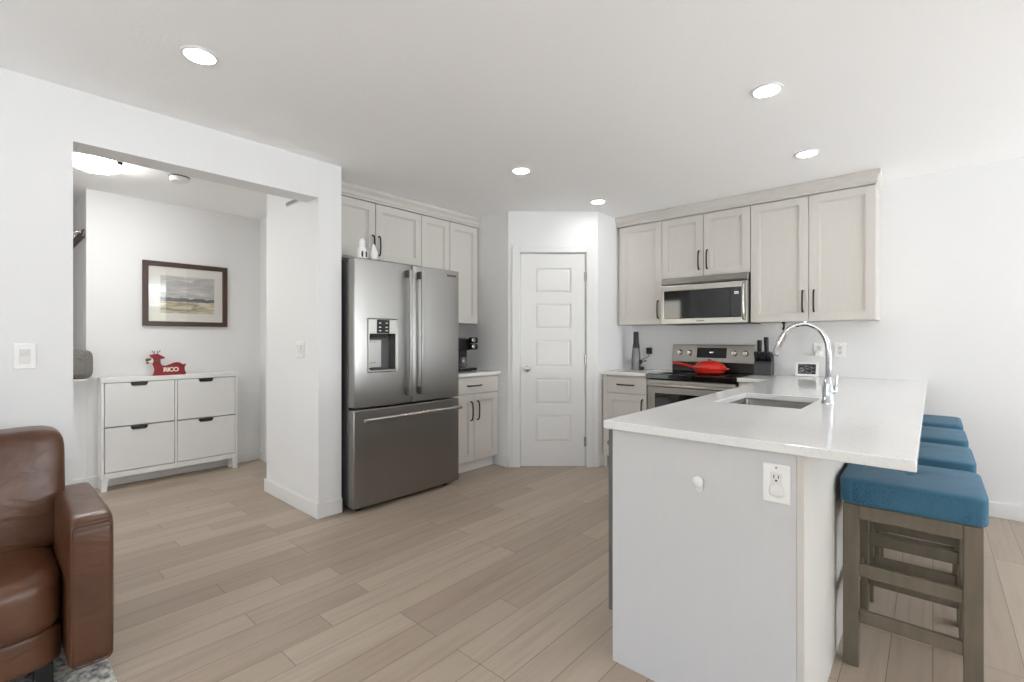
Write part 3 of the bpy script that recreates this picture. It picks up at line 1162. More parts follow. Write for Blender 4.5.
# ceiling fittings of the entry
o = thing('dome_light', 'lit frosted glass dome light on the entry ceiling', 'ceiling light', (-4.25, 0.53, CH-0.001))
m = MB()
lx, ly = -4.25, 0.53
m.lathe([(0.0, -0.002), (0.15, -0.002), (0.15, -0.022), (0.0, -0.022)], (lx, ly, CH), 'z', 40)
m.build('base_plate', 'offwhite', o)
m = MB()
m.lathe([(0.158, -0.0225), (0.150, -0.036), (0.120, -0.056), (0.080, -0.070), (0.040, -0.077), (0.0, -0.079)], (lx, ly, CH), 'z', 40)
m.build('glass_dome', 'dome', o, smooth=True)
for ang in (0.77, 2.87, 4.96):
    m = MB()
    cx_, cy_ = lx+0.157*math.cos(ang), ly+0.157*math.sin(ang)
    m.box(cx_-0.016, cx_+0.016, cy_-0.016, cy_+0.016, CH-0.032, CH-0.014)
    m.build('clip', 'bronze', o, bevel=0.002)
o = thing('smoke_detector', 'round white smoke detector on the entry ceiling', 'smoke detector', (-4.22, 1.0, CH-0.001))
m = MB()
m.lathe([(0.0, -0.001), (0.066, -0.001), (0.066, -0.010), (0.0, -0.010)], (-4.22, 1.0, CH), 'z', 32)
m.build('base', 'dgrey', o)
m = MB()
m.lathe([(0.0, -0.0105), (0.064, -0.0105), (0.062, -0.026), (0.050, -0.040), (0.0, -0.043)], (-4.22, 1.0, CH), 'z', 32)
m.build('cover', 'white', o, smooth=True)
o = thing('wall_vent', 'slim grey vent grille high on the pillar inside the opening', 'vent', (-3.50, 1.534, 2.205))
m = MB((0, 1.534, 0), UX)
m.box(-3.615, -3.395, 0.0005, 0.010, 2.205, 2.238)
m.build('frame', 'offwhite', o, bevel=0.002)
m = MB((0, 1.534, 0), UX)
for z in (2.211, 2.219, 2.227):
    m.box(-3.605, -3.405, 0.0101, 0.0112, z, z+0.005)
m.build('louvre', 'dgrey', o)


def switch(origin, u, cu, cz, gangs, label):
    w = 0.037+0.023*(gangs-1)
    m = MB(origin, u)
    loc = m.M @ Vector((cu, 0, cz-0.058))
    o = thing('light_switch', label, 'light switch', loc)
    m.box(cu-w, cu+w, 0.0005, 0.007, cz-0.058, cz+0.058)
    m.build('plate', 'white', o, bevel=0.003)
    for g in range(gangs):
        x = cu+(g-(gangs-1)/2)*0.046
        m = MB(origin, u)
        m.prism([(0.0071, cz-0.034), (0.0105, cz-0.034), (0.0085, cz), (0.0135, cz+0.034), (0.0071, cz+0.034)], 'yz', x-0.0165, x+0.0165)
        m.build('rocker', 'offwhite', o, bevel=0.001)
    return o


switch((XL, 0, 0), UY, 0.142, 1.141, 1, 'white rocker light switch on the wall above the brown sofa')
switch((0, 1.534, 0), UX, -3.385, 1.145, 2, 'white light switch on the pillar facing the entry')


def outlet(origin, u, cu, cz, label, covered=None, ww=0.037):
    m = MB(origin, u)
    loc = m.M @ Vector((cu, 0, cz-0.058))
    o = thing('outlet', label, 'outlet', loc)
    m.box(cu-ww, cu+ww, 0.0005, 0.007, cz-0.058, cz+0.058)
    m.build('plate', 'white', o, bevel=0.003)
    m = MB(origin, u)
    m.box(cu-0.0165, cu+0.0165, 0.0071, 0.0085, cz-0.034, cz+0.034)
    m.build('socket_face', 'offwhite', o, bevel=0.001)
    m = MB(origin, u)
    for dz_ in (0.018, -0.018):
        if dz_ < 0 and covered:
            continue
        m.box(cu-0.0075, cu-0.0050, 0.0086, 0.0091, cz+dz_-0.002, cz+dz_+0.008)
        m.box(cu+0.0050, cu+0.0075, 0.0086, 0.0091, cz+dz_-0.002, cz+dz_+0.008)
        m.box(cu-0.003, cu+0.003, 0.0086, 0.0091, cz+dz_-0.011, cz+dz_-0.006)
    m.build('slot', 'black', o)
    m = MB(origin, u)
    m.lathe([(0.0, 0.0071), (0.003, 0.0071), (0.003, 0.0083), (0.0, 0.0083)], (cu, 0, cz+0.048), 'y', 12)
    m.build('screw', 'satin', o)
    return o


# ------------------------------------------------------------------ right run: wall cabinets and microwave
YF = 4.30
u3 = [(-2.350, -1.912, 1.36, 'greige single-door wall cabinet left of the microwave', ((-2.350, -1.912, -1.945, 1.50),)),
      (-1.910, -1.140, 1.780, 'short greige two-door wall cabinet above the microwave', ((-1.910, -1.527, -1.562, 1.925), (-1.525, -1.140, -1.490, 1.925))),
      (-1.138, -0.305, 1.36, 'tall greige two-door wall cabinet behind the faucet arc', ((-1.138, -0.722, -0.760, 1.515), (-0.720, -0.305, -0.685, 1.515)))]
for (a, b, z0, lab, drs) in u3:
    c = thing('wall_cabinet', lab, 'cabinet', ((a+b)/2, 4.46, z0))
    MB().box(a+0.001, b-0.001, YF, YR-0.002, z0, 2.337).build('carcass', 'cab', c, bevel=0.001)
    for (p, q, hu, hz) in drs:
        d = shaker((0, YF, 0), UX, p, q, z0, 2.334, c)
        pull((0, YF, 0), UX, hu, hz, 0.165, d)
m = MB()
m.box(BX+0.001, -2.351, YF+0.02, YR-0.002, 1.36, 2.337)
struct(m.build('trim_5', 'cab'))
m = MB()
prof = [(-0.002, 2.338), (0.004, 2.338), (0.004, 2.352), (0.010, 2.357), (0.012, 2.383), (0.030, 2.410), (0.030, 2.433), (-0.002, 2.433)]
rings = []
for k in range(3):
    rings.append([m.v(((BX+0.002) if k == 0 else -0.306+o_, (YR-0.002) if k == 2 else YF-0.020-o_, z_)) for (o_, z_) in prof])
for r0_, r1_ in zip(rings, rings[1:]):
    for k in range(len(prof)):
        m.f([r0_[k], r0_[(k+1) % len(prof)], r1_[(k+1) % len(prof)], r1_[k]])
m.f(rings[0])
m.f(rings[-1])
struct(m.build('trim_6', 'cab', bevel=0.0015))

mw = thing('microwave', 'over-the-range steel microwave with dark glass door', 'microwave', (-1.525, 4.42, 1.353))
W0, W1 = -1.886, -1.143
MB().box(W0, W1, 4.25, YR-0.003, 1.353, 1.776).build('case', 'black', mw, bevel=0.003)
m = MB()
m.prism([(4.249, 1.712), (4.212, 1.712), (4.205, 1.728), (4.235, 1.774), (4.249, 1.774)], 'yz', W0, W1)
g = m.build('vent_grille', 'steel_h', mw, bevel=0.002)
m = MB()
m.slab([W0, W0+0.028, W1-0.048, W1], [1.356, 1.405, 1.655, 1.706], lambda i, j: not (i == 1 and j == 1), 'xz', 4.205, 4.249)
d = m.build('door', 'steel_h', mw, bevel=0.004)
MB().box(W0+0.029, -1.276, 4.210, 4.24, 1.406, 1.654).build('window', 'blackglass', d)
cp = MB().box(-1.274, W1-0.049, 4.209, 4.24, 1.406, 1.654).build('control_panel', 'blackglass', d)
m = MB()
for zz_ in (1.60, 1.612):
    m.box(-1.245, -1.210, 4.2083, 4.2089, zz_, zz_+0.007)
m.build('clock', 'led', cp)
m = MB()
m.tube(smoothpath([(W1-0.022, 4.206, 1.385), (W1-0.022, 4.178, 1.40), (W1-0.022, 4.166, 1.46), (W1-0.022, 4.163, 1.535), (W1-0.022, 4.166, 1.61), (W1-0.022, 4.178, 1.675), (W1-0.022, 4.206, 1.69)], 4), 0.011, 12)
m.build('handle', 'satin', d, smooth='all')
m = MB()
m.box(-1.56, -1.49, 4.2045, 4.2055, 1.376, 1.384)
m.build('maker_plate', 'dgrey', d)

# ------------------------------------------------------------------ right run: base unit, range
c = thing('base_cabinet', 'greige base cabinet with drawer and door left of the range', 'cabinet', (-2.13, 4.33, 0))
KF = 4.015
MB().box(-2.335, -1.926, KF, YR-0.003, 0.10, CT-0.031).build('carcass', 'cab', c, bevel=0.001)
MB().box(-2.335, -1.926, KF+0.06, YR-0.003, 0.0, 0.0995).build('toe_kick', 'cab', c)
MB().box(BX+0.016, -2.336, KF-0.018, YR-0.003, 0.0, CT-0.031).build('filler', 'cab', c)
d = slabfront((0, KF, 0), UX, -2.335, -1.926, 0.715, 0.862, c)
pull((0, KF, 0), UX, -2.135, 0.795, 0.17, d, vertical=False)
d = shaker((0, KF, 0), UX, -2.335, -1.926, 0.105, 0.711, c)
pull((0, KF, 0), UX, -1.965, 0.585, 0.17, d)
o = MB().box(BX+0.001, -1.924, 3.975, YR-0.002, CT-0.03, CT).build('worktop', 'quartz', bevel=0.003)
tag(o, 'small white quartz worktop left of the range', 'worktop')

rg = thing('range', 'freestanding steel electric range with black glass cooktop', 'stove', (-1.54, 4.30, 0))
R0, R1 = -1.919, -1.161
MB().box(R0, R1, 4.03, 4.60, 0.03, 0.868).build('body', 'black', rg, bevel=0.002)
for x in (R0+0.05, R1-0.05):
    for y in (4.08, 4.55):
        MB().cyl((x, y, 0), (x, y, 0.0305), 0.018, 12).build('foot', 'black', rg)
ck = MB().box(R0, R1, 3.965, 4.55, 0.869, 0.914).build('cooktop', 'blackglass', rg, bevel=0.006, seg=3)
for (x, y, r) in ((-1.73, 4.12, 0.105), (-1.35, 4.12, 0.085), (-1.73, 4.40, 0.080), (-1.35, 4.40, 0.105)):
    m = MB()
    m.lathe([(r, 0.9141), (r+0.003, 0.9141), (r+0.003, 0.9144), (r, 0.9144), (r, 0.9141)], (x, y, 0), 'z', 40)
    m.build('burner_ring', 'dgrey', ck)
m = MB()
m.prism([(4.53, 0.9145), (4.60, 0.9145), (4.60, 1.0), (4.53, 1.0)], 'yz', R0+0.004, R1-0.004)
m.build('backguard_base', 'black', rg, bevel=0.003)
m = MB()
m.prism([(4.515, 1.0005), (4.60, 1.0005), (4.60, 1.168), (4.555, 1.168)], 'yz', R0, R1)
bk = m.build('control_panel', 'steel_h', rg, bevel=0.006, seg=3)


def onpanel(z, off):     # point on the tilted control panel
    t_ = (z-1.0005)/0.1675
    return 4.515+0.04*t_-off


m = MB()
m.prism([(onpanel(1.045, 0.002), 1.045), (onpanel(1.045, -0.01), 1.045), (onpanel(1.138, -0.01), 1.138), (onpanel(1.138, 0.002), 1.138)], 'yz', -1.675, -1.408)
dsp = m.build('display', 'blackglass', bk)
m = MB()
m.prism([(onpanel(1.09, 0.003), 1.09), (onpanel(1.09, 0.0022), 1.09), (onpanel(1.101, 0.0022), 1.101), (onpanel(1.101, 0.003), 1.101)], 'yz', -1.560, -1.525)
m.build('clock', 'led', dsp)
for x in (-1.84, -1.745, -1.34, -1.245):
    m = MB()
    yk = onpanel(1.09, 0)
    m.lathe([(0.026, 0.002), (0.026, -0.006), (0.021, -0.010), (0.019, -0.030), (0.0, -0.032)], (x, yk, 1.09), 'y', 24)
    m.box(x-0.004, x+0.004, yk-0.037, yk-0.03, 1.072, 1.108)
    m.build('knob', 'satin', bk, smooth=True)
od = MB().box(R0+0.004, R1-0.004, 3.985, 4.029, 0.245, 0.862).build('oven_door', 'steel_h', rg, bevel=0.005)
MB().box(R0+0.075, R1-0.075, 3.9838, 3.9855, 0.36, 0.745).build('oven_window', 'blackglass', od)
m = MB()
m.cyl((R0+0.02, 3.945, 0.815), (R1-0.02, 3.945, 0.815), 0.014, 16)
hb = m.build('handle', 'steel_h', od, smooth=True)
for x in (R0+0.04, R1-0.04):
    MB().box(x-0.012, x+0.012, 3.945, 3.986, 0.805, 0.825).build('handle_bracket', 'steel_h', hb, bevel=0.002)
MB().box(R0+0.004, R1-0.004, 3.99, 4.029, 0.06, 0.238).build('storage_drawer', 'steel_h', rg, bevel=0.005)

# red lidded pan
px_, py_ = -1.475, 4.29
pn = thing('pan', 'red lidded pan with long handle on the black cooktop', 'pan', (px_, py_, 0.9146))
m = MB()
m.lathe([(0.0, 0.0), (0.098, 0.0), (0.122, 0.012), (0.134, 0.040), (0.136, 0.052), (0.132, 0.052), (0.0, 0.050)], (px_, py_, 0.915), 'z', 40)
m.build('body', 'red', pn, smooth=True)
m = MB()
m.lathe([(0.134, 0.0525), (0.132, 0.060), (0.110, 0.086), (0.075, 0.106), (0.035, 0.115), (0.0, 0.116)], (px_, py_, 0.915), 'z', 40)
ld = m.build('lid', 'red', pn, smooth=True)
m = MB()
m.lathe([(0.0, 0.1155), (0.016, 0.1155), (0.017, 0.120), (0.014, 0.125), (0.0, 0.126)], (px_, py_, 0.915), 'z', 20)
m.build('lid_knob', 'redwood', ld, smooth=True)
m = MB()
hd = Vector((-1, 0.22, 0)).normalized()
p0 = Vector((px_, py_, 0.962))+hd*0.128
m.tube(smoothpath([p0, p0+hd*0.06+Vector((0, 0, 0.008)), p0+hd*0.15+Vector((0, 0, 0.024)), p0+hd*0.235+Vector((0, 0, 0.034))], 5), 0.021, 12, flat=0.7)
m.build('handle', 'red', pn, smooth='all')
m = MB()
p1 = Vector((px_, py_, 0.962))-hd*0.128
e = Vector((hd.y, -hd.x, 0))
m.tube(smoothpath([p1+e*0.03, p1-hd*0.035+e*0.02, p1-hd*0.04, p1-hd*0.035-e*0.02, p1-e*0.03], 5), 0.008, 10)
m.build('helper_handle', 'red', pn, smooth='all')

# handheld vacuum with its charger
vx, vy = -2.235, 4.40
vc = thing('handheld_vacuum', 'slim black handheld vacuum standing on the worktop left of the range', 'vacuum', (vx, vy, CT))
m = MB()
m.lathe([(0.0, 0.0), (0.050, 0.0), (0.052, 0.012), (0.047, 0.03), (0.046, 0.09), (0.042, 0.16), (0.037, 0.215), (0.0, 0.216)], (vx, vy, CT), 'z', 28)
m.build('dust_cup', 'smoke', vc, smooth=True)
m = MB()
m.lathe([(0.0, 0.2162), (0.037, 0.2162), (0.034, 0.24), (0.028, 0.27), (0.026, 0.34), (0.026, 0.372), (0.021, 0.381), (0.0, 0.382)], (vx, vy, CT), 'z', 28)
m.build('grip', 'black', vc, smooth=True)
MB().box(vx+0.042, vx+0.080, vy-0.03, vy+0.02, CT+0.001, CT+0.032).build('charging_foot', 'black', vc, bevel=0.006)
MB().box(vx+0.040, vx+0.066, vy-0.02, vy+0.01, CT+0.06, CT+0.10).build('charging_socket', 'black', vc, bevel=0.006)
ax = -2.195
ad_ = thing('power_adapter', 'black plug-in charger with cord on the wall by the vacuum', 'charger', (ax, 4.60, 1.07))
MB().box(ax-0.024, ax+0.024, 4.585, YR-0.0005, 1.065, 1.13).build('body', 'black', ad_, bevel=0.006)
m = MB()
m.tube(smoothpath([(ax, 4.60, 1.066), (ax-0.005, 4.595, 1.035), (ax-0.05, 4.55, 1.010), (vx+0.085, 4.46, 1.000), (vx+0.068, 4.405, 0.995)], 6), 0.003, 8)
m.build('cord', 'black', ad_, smooth='all')

# knife block and knives
kx, ky = -1.082, 4.47
kb = MB(origin=(kx, ky, 0), u=UX)
kb.prism([(-0.055, CT+0.0005), (0.055, CT+0.0005), (0.055, CT+0.095), (-0.02, CT+0.195), (-0.055, CT+0.180)], 'yz', -0.066, 0.066)
kbo = kb.build('knife_block', 'charcoal', bevel=0.004)
tag(kbo, 'charcoal knife block between range and sink on the worktop', 'knife block')
kn = 0
for (dx, dv, ln, lab) in ((-0.037, -0.02, 0.125, 'tall black knife handle at the left of the block'), (0.016, -0.02, 0.15, 'tallest black knife handle right of middle in the block')):
    b = Vector((kx+dx, ky-dv, CT+0.175))
    o = thing('knife', lab, 'knife', b)
    m = MB()
    dirv = Vector((0, -0.12, 1)).normalized()
    m.tube(smoothpath([b, b+dirv*ln*0.3, b+dirv*ln*0.7, b+dirv*ln*0.93, b+dirv*ln], 3), [0.014]*3+[0.015]*3+[0.016]*3+[0.016]*3+[0.010], 10, flat=1.2)
    m.build('grip', 'black', o, smooth='all')
    m = MB()
    m.tube([b-dirv*0.004, b+dirv*0.006], 0.0160, 10)
    m.build('bolster', 'satin', o)
for j, dx in enumerate((-0.052, -0.031, -0.010, 0.011, 0.032, 0.053)):
    b = Vector((kx+dx, ky-0.034, CT+0.122))
    o = thing('steak_knife', 'one of the short black steak knives in the front row of the block', 'knife', b, 'steak knives in the block')
    m = MB()
    dirv = Vector((0, -0.40, 1)).normalized()
    m.tube([b, b+dirv*0.04, b+dirv*0.078, b+dirv*0.086], [0.0085, 0.0092, 0.0092, 0.005], 8, flat=1.4)
    m.build('grip', 'black', o, smooth='all')

# small photo frame on the worktop
fx0, fx1, fy = -0.856, -0.690, 4.50
ph = thing('photo_frame', 'small white photo frame with a black and white picture behind the faucet', 'picture', ((fx0+fx1)/2, fy, CT))
m = MB()
m.prism([(fy, CT+0.004), (fy+0.012, CT+0.002), (fy+0.036, CT+0.112), (fy+0.024, CT+0.115)], 'yz', fx0, fx1)
m.build('frame', 'white', ph, bevel=0.003)
m = MB()
m.prism([(fy+0.0035, CT+0.021), (fy+0.008, CT+0.021), (fy+0.0245, CT+0.102), (fy+0.0200, CT+0.102)], 'yz', fx0+0.02, fx1-0.02)
m.build('photograph', 'snap', ph)
m = MB()
m.prism([(fy+0.030, CT+0.08), (fy+0.034, CT+0.08), (fy+0.078, CT+0.0005), (fy+0.070, CT+0.0005)], 'yz', (fx0+fx1)/2-0.02, (fx0+fx1)/2+0.02)
m.build('easel_leg', 'white', ph)

outlet((0, YR, 0), UX, -0.705, 1.130, 'white outlet with a plugged-in white cube behind the faucet neck', covered=True)
m = MB((0, YR, 0), UX)
m.soft(-0.727, -0.683, 0.0092, 0.045, 1.078, 1.124, n=6, cuts=6)
nl = m.build('plug_in_light', 'white', smooth='all')
tag(nl, 'white plug-in cube in the outlet behind the faucet neck', 'plug')
outlet((0, YR, 0), UX, -0.562, 1.130, 'white outlet on the wall just right of the faucet')
m = MB()
m.box(-0.925, -0.90, 4.36, 4.40, 1.345, 1.3595)
hk0 = thing('under_cabinet_hook', 'small black hook under the tall wall cabinet above the faucet', 'hook', (-0.912, 4.38, 1.3))
m.build('mount', 'black', hk0, bevel=0.002)
m = MB()
m.tube(smoothpath([(-0.912, 4.38, 1.346), (-0.912, 4.378, 1.315), (-0.912, 4.36, 1.298), (-0.912, 4.345, 1.31)], 4), 0.008, 8)
m.build('hook', 'black', hk0, smooth='all')

# ------------------------------------------------------------------ peninsula
PXL, PXR, PY0 = -0.910, -0.300, 1.600
pc = thing('peninsula_cabinet', 'grey peninsula base cabinet with plain end panel under the long worktop', 'cabinet', (-0.6, 3.1, 0))
MB().box(PXL, PXR, PY0, PY0+0.022, 0, CT-0.031).build('end_panel', 'endpanel', pc, bevel=0.0015)
MB().box(PXR+0.0005, PXR+0.020, PY0, YR-0.003, 0, CT-0.031).build('back_panel', 'cab', pc, bevel=0.0015)
MB().box(-0.905, PXR, 2.255, 2.272, 0.10, CT-0.031).build('side_panel', 'cab', pc)
MB().box(-0.905, PXR, 2.2725, 4.62, 0.10, 0.118).build('bottom_panel', 'cab', pc)
MB().box(-0.85, -0.838, 2.255, 4.62, 0.0, 0.0995).build('toe_kick', 'cab', pc)
MB().box(-0.905, -0.887, 2.2725, 4.0, 0.845, CT-0.031).build('top_rail', 'cab', pc)
FN = (-0.905, 0, 0)
for (a, b, hu) in ((-2.70, -2.265, -2.66), (-3.14, -2.703, -2.745), (-3.97, -3.145, -3.20)):
    d = shaker(FN, UN, a, b, 0.12, 0.845, pc)
    pull(FN, UN, hu, 0.72, 0.165, d)
c = thing('corner_cabinet', 'narrow greige base cabinet in the corner right of the range', 'cabinet', (-1.035, 4.3, 0))
MB().box(-1.150, -0.91, 4.015, YR-0.003, 0.10, CT-0.031).build('carcass', 'cab', c, bevel=0.001)
MB().box(-1.150, -0.91, 4.07, YR-0.003, 0.0, 0.0995).build('toe_kick', 'cab', c)
d = shaker((0, 4.015, 0), UX, -1.150, -0.93, 0.105, CT-0.035, c, stile=0.045)

dw = thing('dishwasher', 'built-in dishwasher in the peninsula behind the end panel', 'dishwasher', (-0.63, 1.94, 0))
MB().box(-0.895, -0.31, 1.632, 2.248, 0.10, 0.872).build('tub', 'dgrey', dw)
dd = MB().box(-0.948, -0.8955, 1.634, 2.246, 0.165, 0.868).build('door', 'steel_case', dw, bevel=0.004)
m = MB()
m.cyl((-0.982, 1.70, 0.80), (-0.982, 2.18, 0.80), 0.010, 12)
hd_ = m.build('handle', 'satin', dd, smooth=True)
for y in (1.73, 2.15):
    MB().box(-0.982, -0.948, y-0.008, y+0.008, 0.793, 0.807).build('handle_bracket', 'satin', hd_)
MB().box(-0.86, -0.85, 1.634, 2.246, 0.0, 0.0995).build('kick_plate', 'black', dw)

SKX0, SKX1, SKY0, SKY1 = -0.802, -0.436, 2.405, 2.925
m = MB()
xs_ = [-1.157, -0.935, SKX0, SKX1, -0.030]
ys_ = [1.573, SKY0, SKY1, 3.978, YR-0.002]
m.slab(xs_, ys_, lambda i, j: (not (i == 2 and j == 1)) and (i > 0 or j == 3), 'xy', CT-0.03, CT)
o = m.build('worktop', 'quartz', bevel=0.003)
tag(o, 'long white quartz worktop of the peninsula with the sink cut in', 'worktop')

sk = thing('sink', 'undermount steel sink bowl in the peninsula worktop', 'sink', ((SKX0+SKX1)/2, (SKY0+SKY1)/2, CT-0.231))


def rrect(x0, x1, y0, y1, r, n=6):
    out = []
    for (cx_, cy_, a0_) in ((x1-r, y1-r, 0), (x0+r, y1-r, PI/2), (x0+r, y0+r, PI), (x1-r, y0+r, 1.5*PI)):
        for k in range(n+1):
            a_ = a0_+PI/2*k/n
            out.append((cx_+r*math.cos(a_), cy_+r*math.sin(a_)))
    return out


m = MB()
rings = []
for (g, z, r) in ((0.024, CT-0.0305, 0.05), (-0.004, CT-0.0305, 0.045), (-0.005, CT-0.032, 0.045), (-0.012, CT-0.20, 0.05), (-0.03, CT-0.222, 0.06), (-0.14, CT-0.228, 0.02)):
    rings.append([m.v((p[0], p[1], z)) for p in rrect(SKX0-g, SKX1+g, SKY0-g, SKY1+g, r)])
for a, b in zip(rings, rings[1:]):
    for k in range(len(a)):
        m.f([a[k], a[(k+1) % len(a)], b[(k+1) % len(a)], b[k]])
m.f(rings[-1])
bo = m.build('bowl', 'sinksteel', sk, smooth=True)
sd = bo.modifiers.new('solid', 'SOLIDIFY')
sd.thickness = 0.0012
sd.offset = -1
m = MB()
m.lathe([(0.0, 0.0), (0.045, 0.0), (0.045, 0.003), (0.030, 0.004), (0.028, 0.001), (0.0, 0.001)], ((SKX0+SKX1)/2, (SKY0+SKY1)/2, CT-0.2275), 'z', 28)
m.build('drain', 'chrome', sk, smooth=True)

fxx, fyy = -0.374, 2.695
fa = thing('faucet', 'tall chrome gooseneck faucet beside the sink', 'faucet', (fxx, fyy, CT))
m = MB()
m.lathe([(0.0, 0.0), (0.028, 0.0), (0.028, 0.008), (0.024, 0.014), (0.024, 0.075), (0.020, 0.10), (0.0135, 0.125), (0.0, 0.126)], (fxx, fyy, CT), 'z', 28)
m.build('base', 'chrome', fa, smooth=True)
m = MB()
neck = [(fxx, fyy, CT+0.10), (fxx+0.002, fyy, CT+0.19), (fxx+0.000, fyy, CT+0.27), (fxx-0.012, fyy, CT+0.317), (fxx-0.040, fyy, CT+0.360),
        (fxx-0.085, fyy, CT+0.382), (fxx-0.130, fyy, CT+0.378), (fxx-0.165, fyy, CT+0.358), (fxx-0.185, fyy, CT+0.335)]
m.tube(smoothpath(neck, 6), 0.0125, 16)
m.build('neck', 'chrome', fa, smooth='all')
m = MB()
m.tube([(fxx-0.183, fyy, CT+0.338), (fxx-0.194, fyy, CT+0.315), (fxx-0.218, fyy, CT+0.254), (fxx-0.223, fyy, CT+0.230)], [0.0135, 0.016, 0.0175, 0.016], 18)
sh = m.build('spray_head', 'chrome', fa, smooth=True)
m = MB()
m.tube([(fxx-0.223, fyy, CT+0.2299), (fxx-0.2245, fyy, CT+0.225)], 0.0135, 16)
m.build('nozzle', 'dgrey', sh)
m = MB()
m.cyl((fxx+0.018, fyy, CT+0.060), (fxx+0.031, fyy, CT+0.060), 0.013, 16)
m.tube(smoothpath([(fxx+0.029, fyy, CT+0.060), (fxx+0.031, fyy+0.004, CT+0.09), (fxx+0.034, fyy+0.008, CT+0.135)], 4), [0.007]*4+[0.005]*4+[0.0045], 10)
m.build('lever', 'chrome', fa, smooth=True)

outlet((0, PY0, 0), UX, -0.352, 0.785, 'white outlet with a round plug cover on the peninsula end panel', covered=True)
m = MB((0, PY0, 0), UX)
m.soft(-0.370, -0.331, 0.0092, 0.020, 0.748, 0.784, n=3.2, cuts=6)
o = m.build('plug_cover', 'offwhite', smooth='all')
tag(o, 'rounded white plug cover in the lower socket of the end panel outlet', 'plug cover')
o = thing('adhesive_hook', 'small white round adhesive hook on the peninsula end panel', 'hook', (-0.589, PY0, 0.70))  # adhesive hook stuck on the end panel
m = MB((0, PY0, 0), UX)
m.lathe([(0.0, 0.0), (0.013, 0.0), (0.013, 0.006), (0.0, 0.007)], (-0.582, 0, 0.724), 'y', 24)
m.build('backing', 'offwhite', o, smooth=True)
m = MB((0, PY0, 0), UX)
m.lathe([(0.0, 0.0), (0.012, 0.0), (0.012, 0.012), (0.0175, 0.015), (0.0175, 0.021), (0.013, 0.025), (0.0, 0.026)], (-0.582, 0, 0.748), 'y', 24)
m.build('disc', 'white', o, smooth=True)


# ------------------------------------------------------------------ bar stools
SLAB = ['blue padded bar stool nearest the camera at the peninsula end',
        'second blue bar stool, just behind the nearest one',
        'third blue bar stool, between the second and the one by the wall',
        'farthest blue bar stool, closest to the back wall']


def make_stool(y0):
    x0, x1, y1 = -0.254, 0.124, y0+0.405
    r = thing('bar_stool', SLAB[0], 'bar stool', ((x0+x1)/2, (y0+y1)/2, 0), 'blue bar stools along the peninsula')
    lw = 0.048
    for (x, y) in ((x0, y0), (x1-lw, y0), (x0, y1-lw), (x1-lw, y1-lw)):
        MB().box(x, x+lw, y, y+lw, 0, 0.604).build('leg', 'stoolwood', r, bevel=0.003)
    for y in (y0+0.006, y1-0.036):
        MB().box(x0+lw, x1-lw, y, y+0.03, 0.552, 0.603).build('apron', 'stoolwood', r, bevel=0.002)
        for (za, zb) in ((0.337, 0.385), (0.165, 0.212)):
            MB().box(x0+lw, x1-lw, y+0.004, y+0.026, za, zb).build('stretcher', 'stoolwood', r, bevel=0.003)
    for x in (x0+0.006, x1-0.036):
        MB().box(x, x+0.03, y0+lw, y1-lw, 0.552, 0.603).build('apron', 'stoolwood', r, bevel=0.002)
    MB().box(x0+0.01, x0+0.034, y0+lw, y1-lw, 0.24, 0.285).build('stretcher', 'stoolwood', r, bevel=0.003)
    MB().box(x1-0.034, x1-0.01, y0+lw, y1-lw, 0.24, 0.285).build('stretcher', 'stoolwood', r, bevel=0.003)
    m = MB()
    cx_, cy_ = (x0+x1)/2, (y0+y1)/2

    def seatfn(w, q):
        if q.z > 0.3:      # dips slightly round the button, falls towards the rim
            d2 = (w.x-cx_)**2+(w.y-cy_)**2
            w.z -= 0.010*math.exp(-d2/0.0009)
        return w
    m.soft(x0-0.012, x1+0.014, y0-0.014, y1+0.012, 0.605, 0.704, n=14, cuts=24, bulge=(0.0, 0.0, 0.12), fn=seatfn)
    st = m.build('seat', 'fabric', r, smooth='all')
    m = MB()
    m.lathe([(0.0, 0.0), (0.011, 0.0), (0.010, 0.004), (0.0, 0.006)], (cx_, cy_, 0.7005), 'z', 16)
    m.build('button', 'fabric', st, smooth=True)
    return r


proto = make_stool(2.165)


def copy_tree(o, parent=None):
    c = o.copy()
    COL.objects.link(c)
    c.parent = parent
    for ch in [q for q in bpy.data.objects if q.parent == o]:
        copy_tree(ch, c)
    return c


for j in (1, 2, 3):
    c = copy_tree(proto)
    c.location.y += 0.582*j
    c['label'] = SLAB[j]

# ------------------------------------------------------------------ sofa and rug
rg_ = MB().box(-2.62, -0.55, -2.3, 0.327, 0.0, 0.010).build('rug', 'rug', None, bevel=0.003)
tag(rg_, 'grey and cream patterned rug under the brown sofa', 'rug')
so = thing('sofa', 'brown leather sofa with box arm against the left wall', 'sofa', (-2.55, -0.55, 0.010))


def armfn(w, q):
    if q.z > 0.2:
        w.z += 0.004*(1-q.x*q.x)
    return w


for (ya, yb) in ((0.203, 0.326), (-1.523, -1.40)):
    m = MB()
    m.soft(-2.79, -2.185, ya, yb, 0.078, 0.600, n=14, cuts=16, bulge=(0.01, 0.06, 0.015), fn=armfn)
    a = m.build('arm', 'leather', so, smooth='all')
    m = MB()        # welt round the front panel of the arm
    loop = [(p[0], p[1]) for p in rrect(ya+0.008, yb-0.008, 0.09, 0.578, 0.02, 4)]
    m.tube([(-2.189, p[0], p[1]) for p in loop]+[(-2.189, loop[0][0], loop[0][1])], 0.0028, 6)
    m.build('welt', 'leather', a, smooth='all')
    m = MB()
    m.tube([(-2.20, ya+0.004, 0.560), (-2.1825, ya+0.02, 0.562), (-2.1825, yb-0.02, 0.562), (-2.20, yb-0.004, 0.560)], 0.002, 6)
    m.build('seam', 'leather', a, smooth='all')
m = MB()
m.soft(-2.93, -2.262, -1.398, 0.201, 0.085, 0.225, n=14, cuts=12)
m.build('base', 'leather', so, smooth='all')
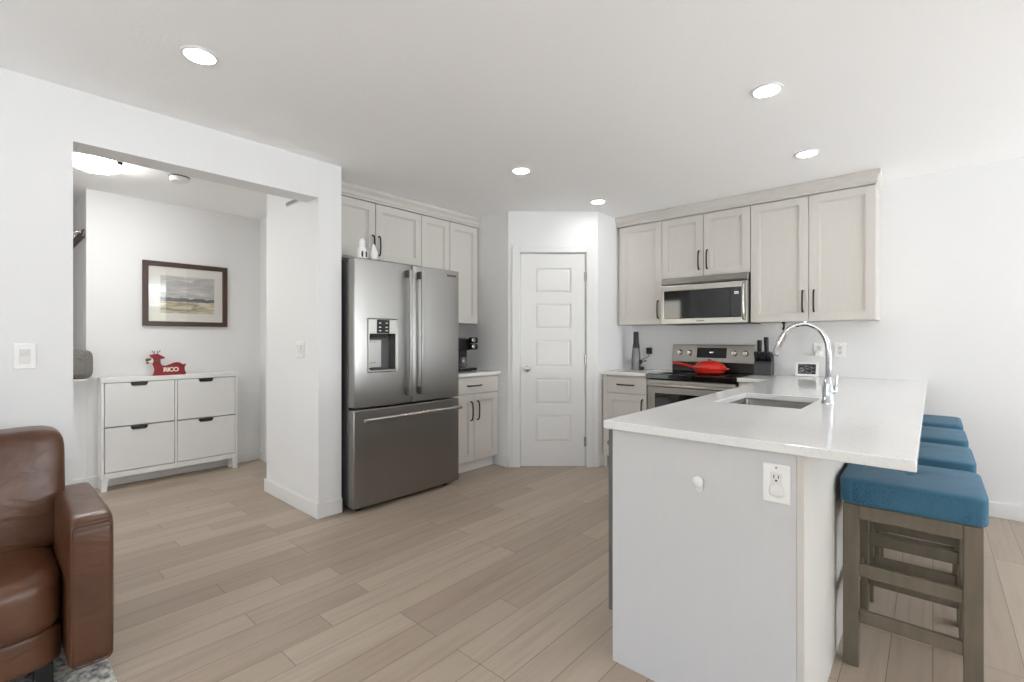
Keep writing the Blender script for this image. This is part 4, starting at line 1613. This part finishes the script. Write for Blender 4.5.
for (ya, yb) in ((-0.598, 0.200), (-1.397, -0.602)):
    m = MB()
    m.soft(-2.80, -2.235, ya, yb, 0.205, 0.415, n=7, cuts=14, bulge=(0.03, 0, 0.10))
    m.build('seat_cushion', 'leather', so, smooth='all')


def backfn(w, q):      # reclines: the top leans back
    w.x -= 0.13*(w.z-0.40)
    if q.z > 0:
        w.z -= 0.014*q.z*(1-q.y*q.y)
    return w


for (ya, yb) in ((-0.598, 0.238), (-1.435, -0.602)):
    m = MB()
    m.soft(-2.80, -2.60, ya, yb, 0.385, 0.862, n=10, cuts=18, bulge=(0.22, 0.0, 0.02), fn=backfn)
    m.build('back_cushion', 'leather', so, smooth='all')
m = MB()
m.soft(-2.96, -2.79, -1.42, 0.222, 0.085, 0.80, n=10, cuts=12)
m.build('back_frame', 'leather', so, smooth='all')
for (x, y) in ((-2.32, 0.150), (-2.32, -1.35), (-2.86, 0.15), (-2.86, -1.35)):
    m = MB()
    m.box(x-0.025, x+0.025, y-0.025, y+0.025, 0.0105 if x > -2.62 else 0.0, 0.09)
    m.build('leg', 'black', so, bevel=0.003)

# ------------------------------------------------------------------ recessed ceiling lights
PL = [((-2.347, 0.63), 'recessed ceiling light nearest the entry opening'),
      ((-0.606, 2.556), 'recessed ceiling light above the peninsula sink, nearer of the right pair'),
      ((-2.219, 2.597), 'recessed ceiling light in front of the fridge'),
      ((-2.213, 3.637), 'recessed ceiling light closest to the pantry door'),
      ((-0.616, 3.601), 'recessed ceiling light just in front of the tall right wall cabinet')]
r = thing('recessed_light', PL[0][1], 'ceiling light', (PL[0][0][0], PL[0][0][1], CH), 'recessed kitchen ceiling lights')
m = MB()
m.lathe([(0.056, -0.0005), (0.071, -0.0005), (0.070, -0.005), (0.058, -0.007), (0.056, -0.0005)], (PL[0][0][0], PL[0][0][1], CH), 'z', 36)
m.build('trim_ring', 'white', r, smooth=True)
m = MB()
m.lathe([(0.0, -0.0008), (0.0555, -0.0008), (0.0555, -0.003), (0.0, -0.003)], (PL[0][0][0], PL[0][0][1], CH), 'z', 36)
m.build('diffuser', 'lamp', r)
for (xy, lab) in PL[1:]:
    c = copy_tree(r)
    c.location.x, c.location.y = xy
    c['label'] = lab
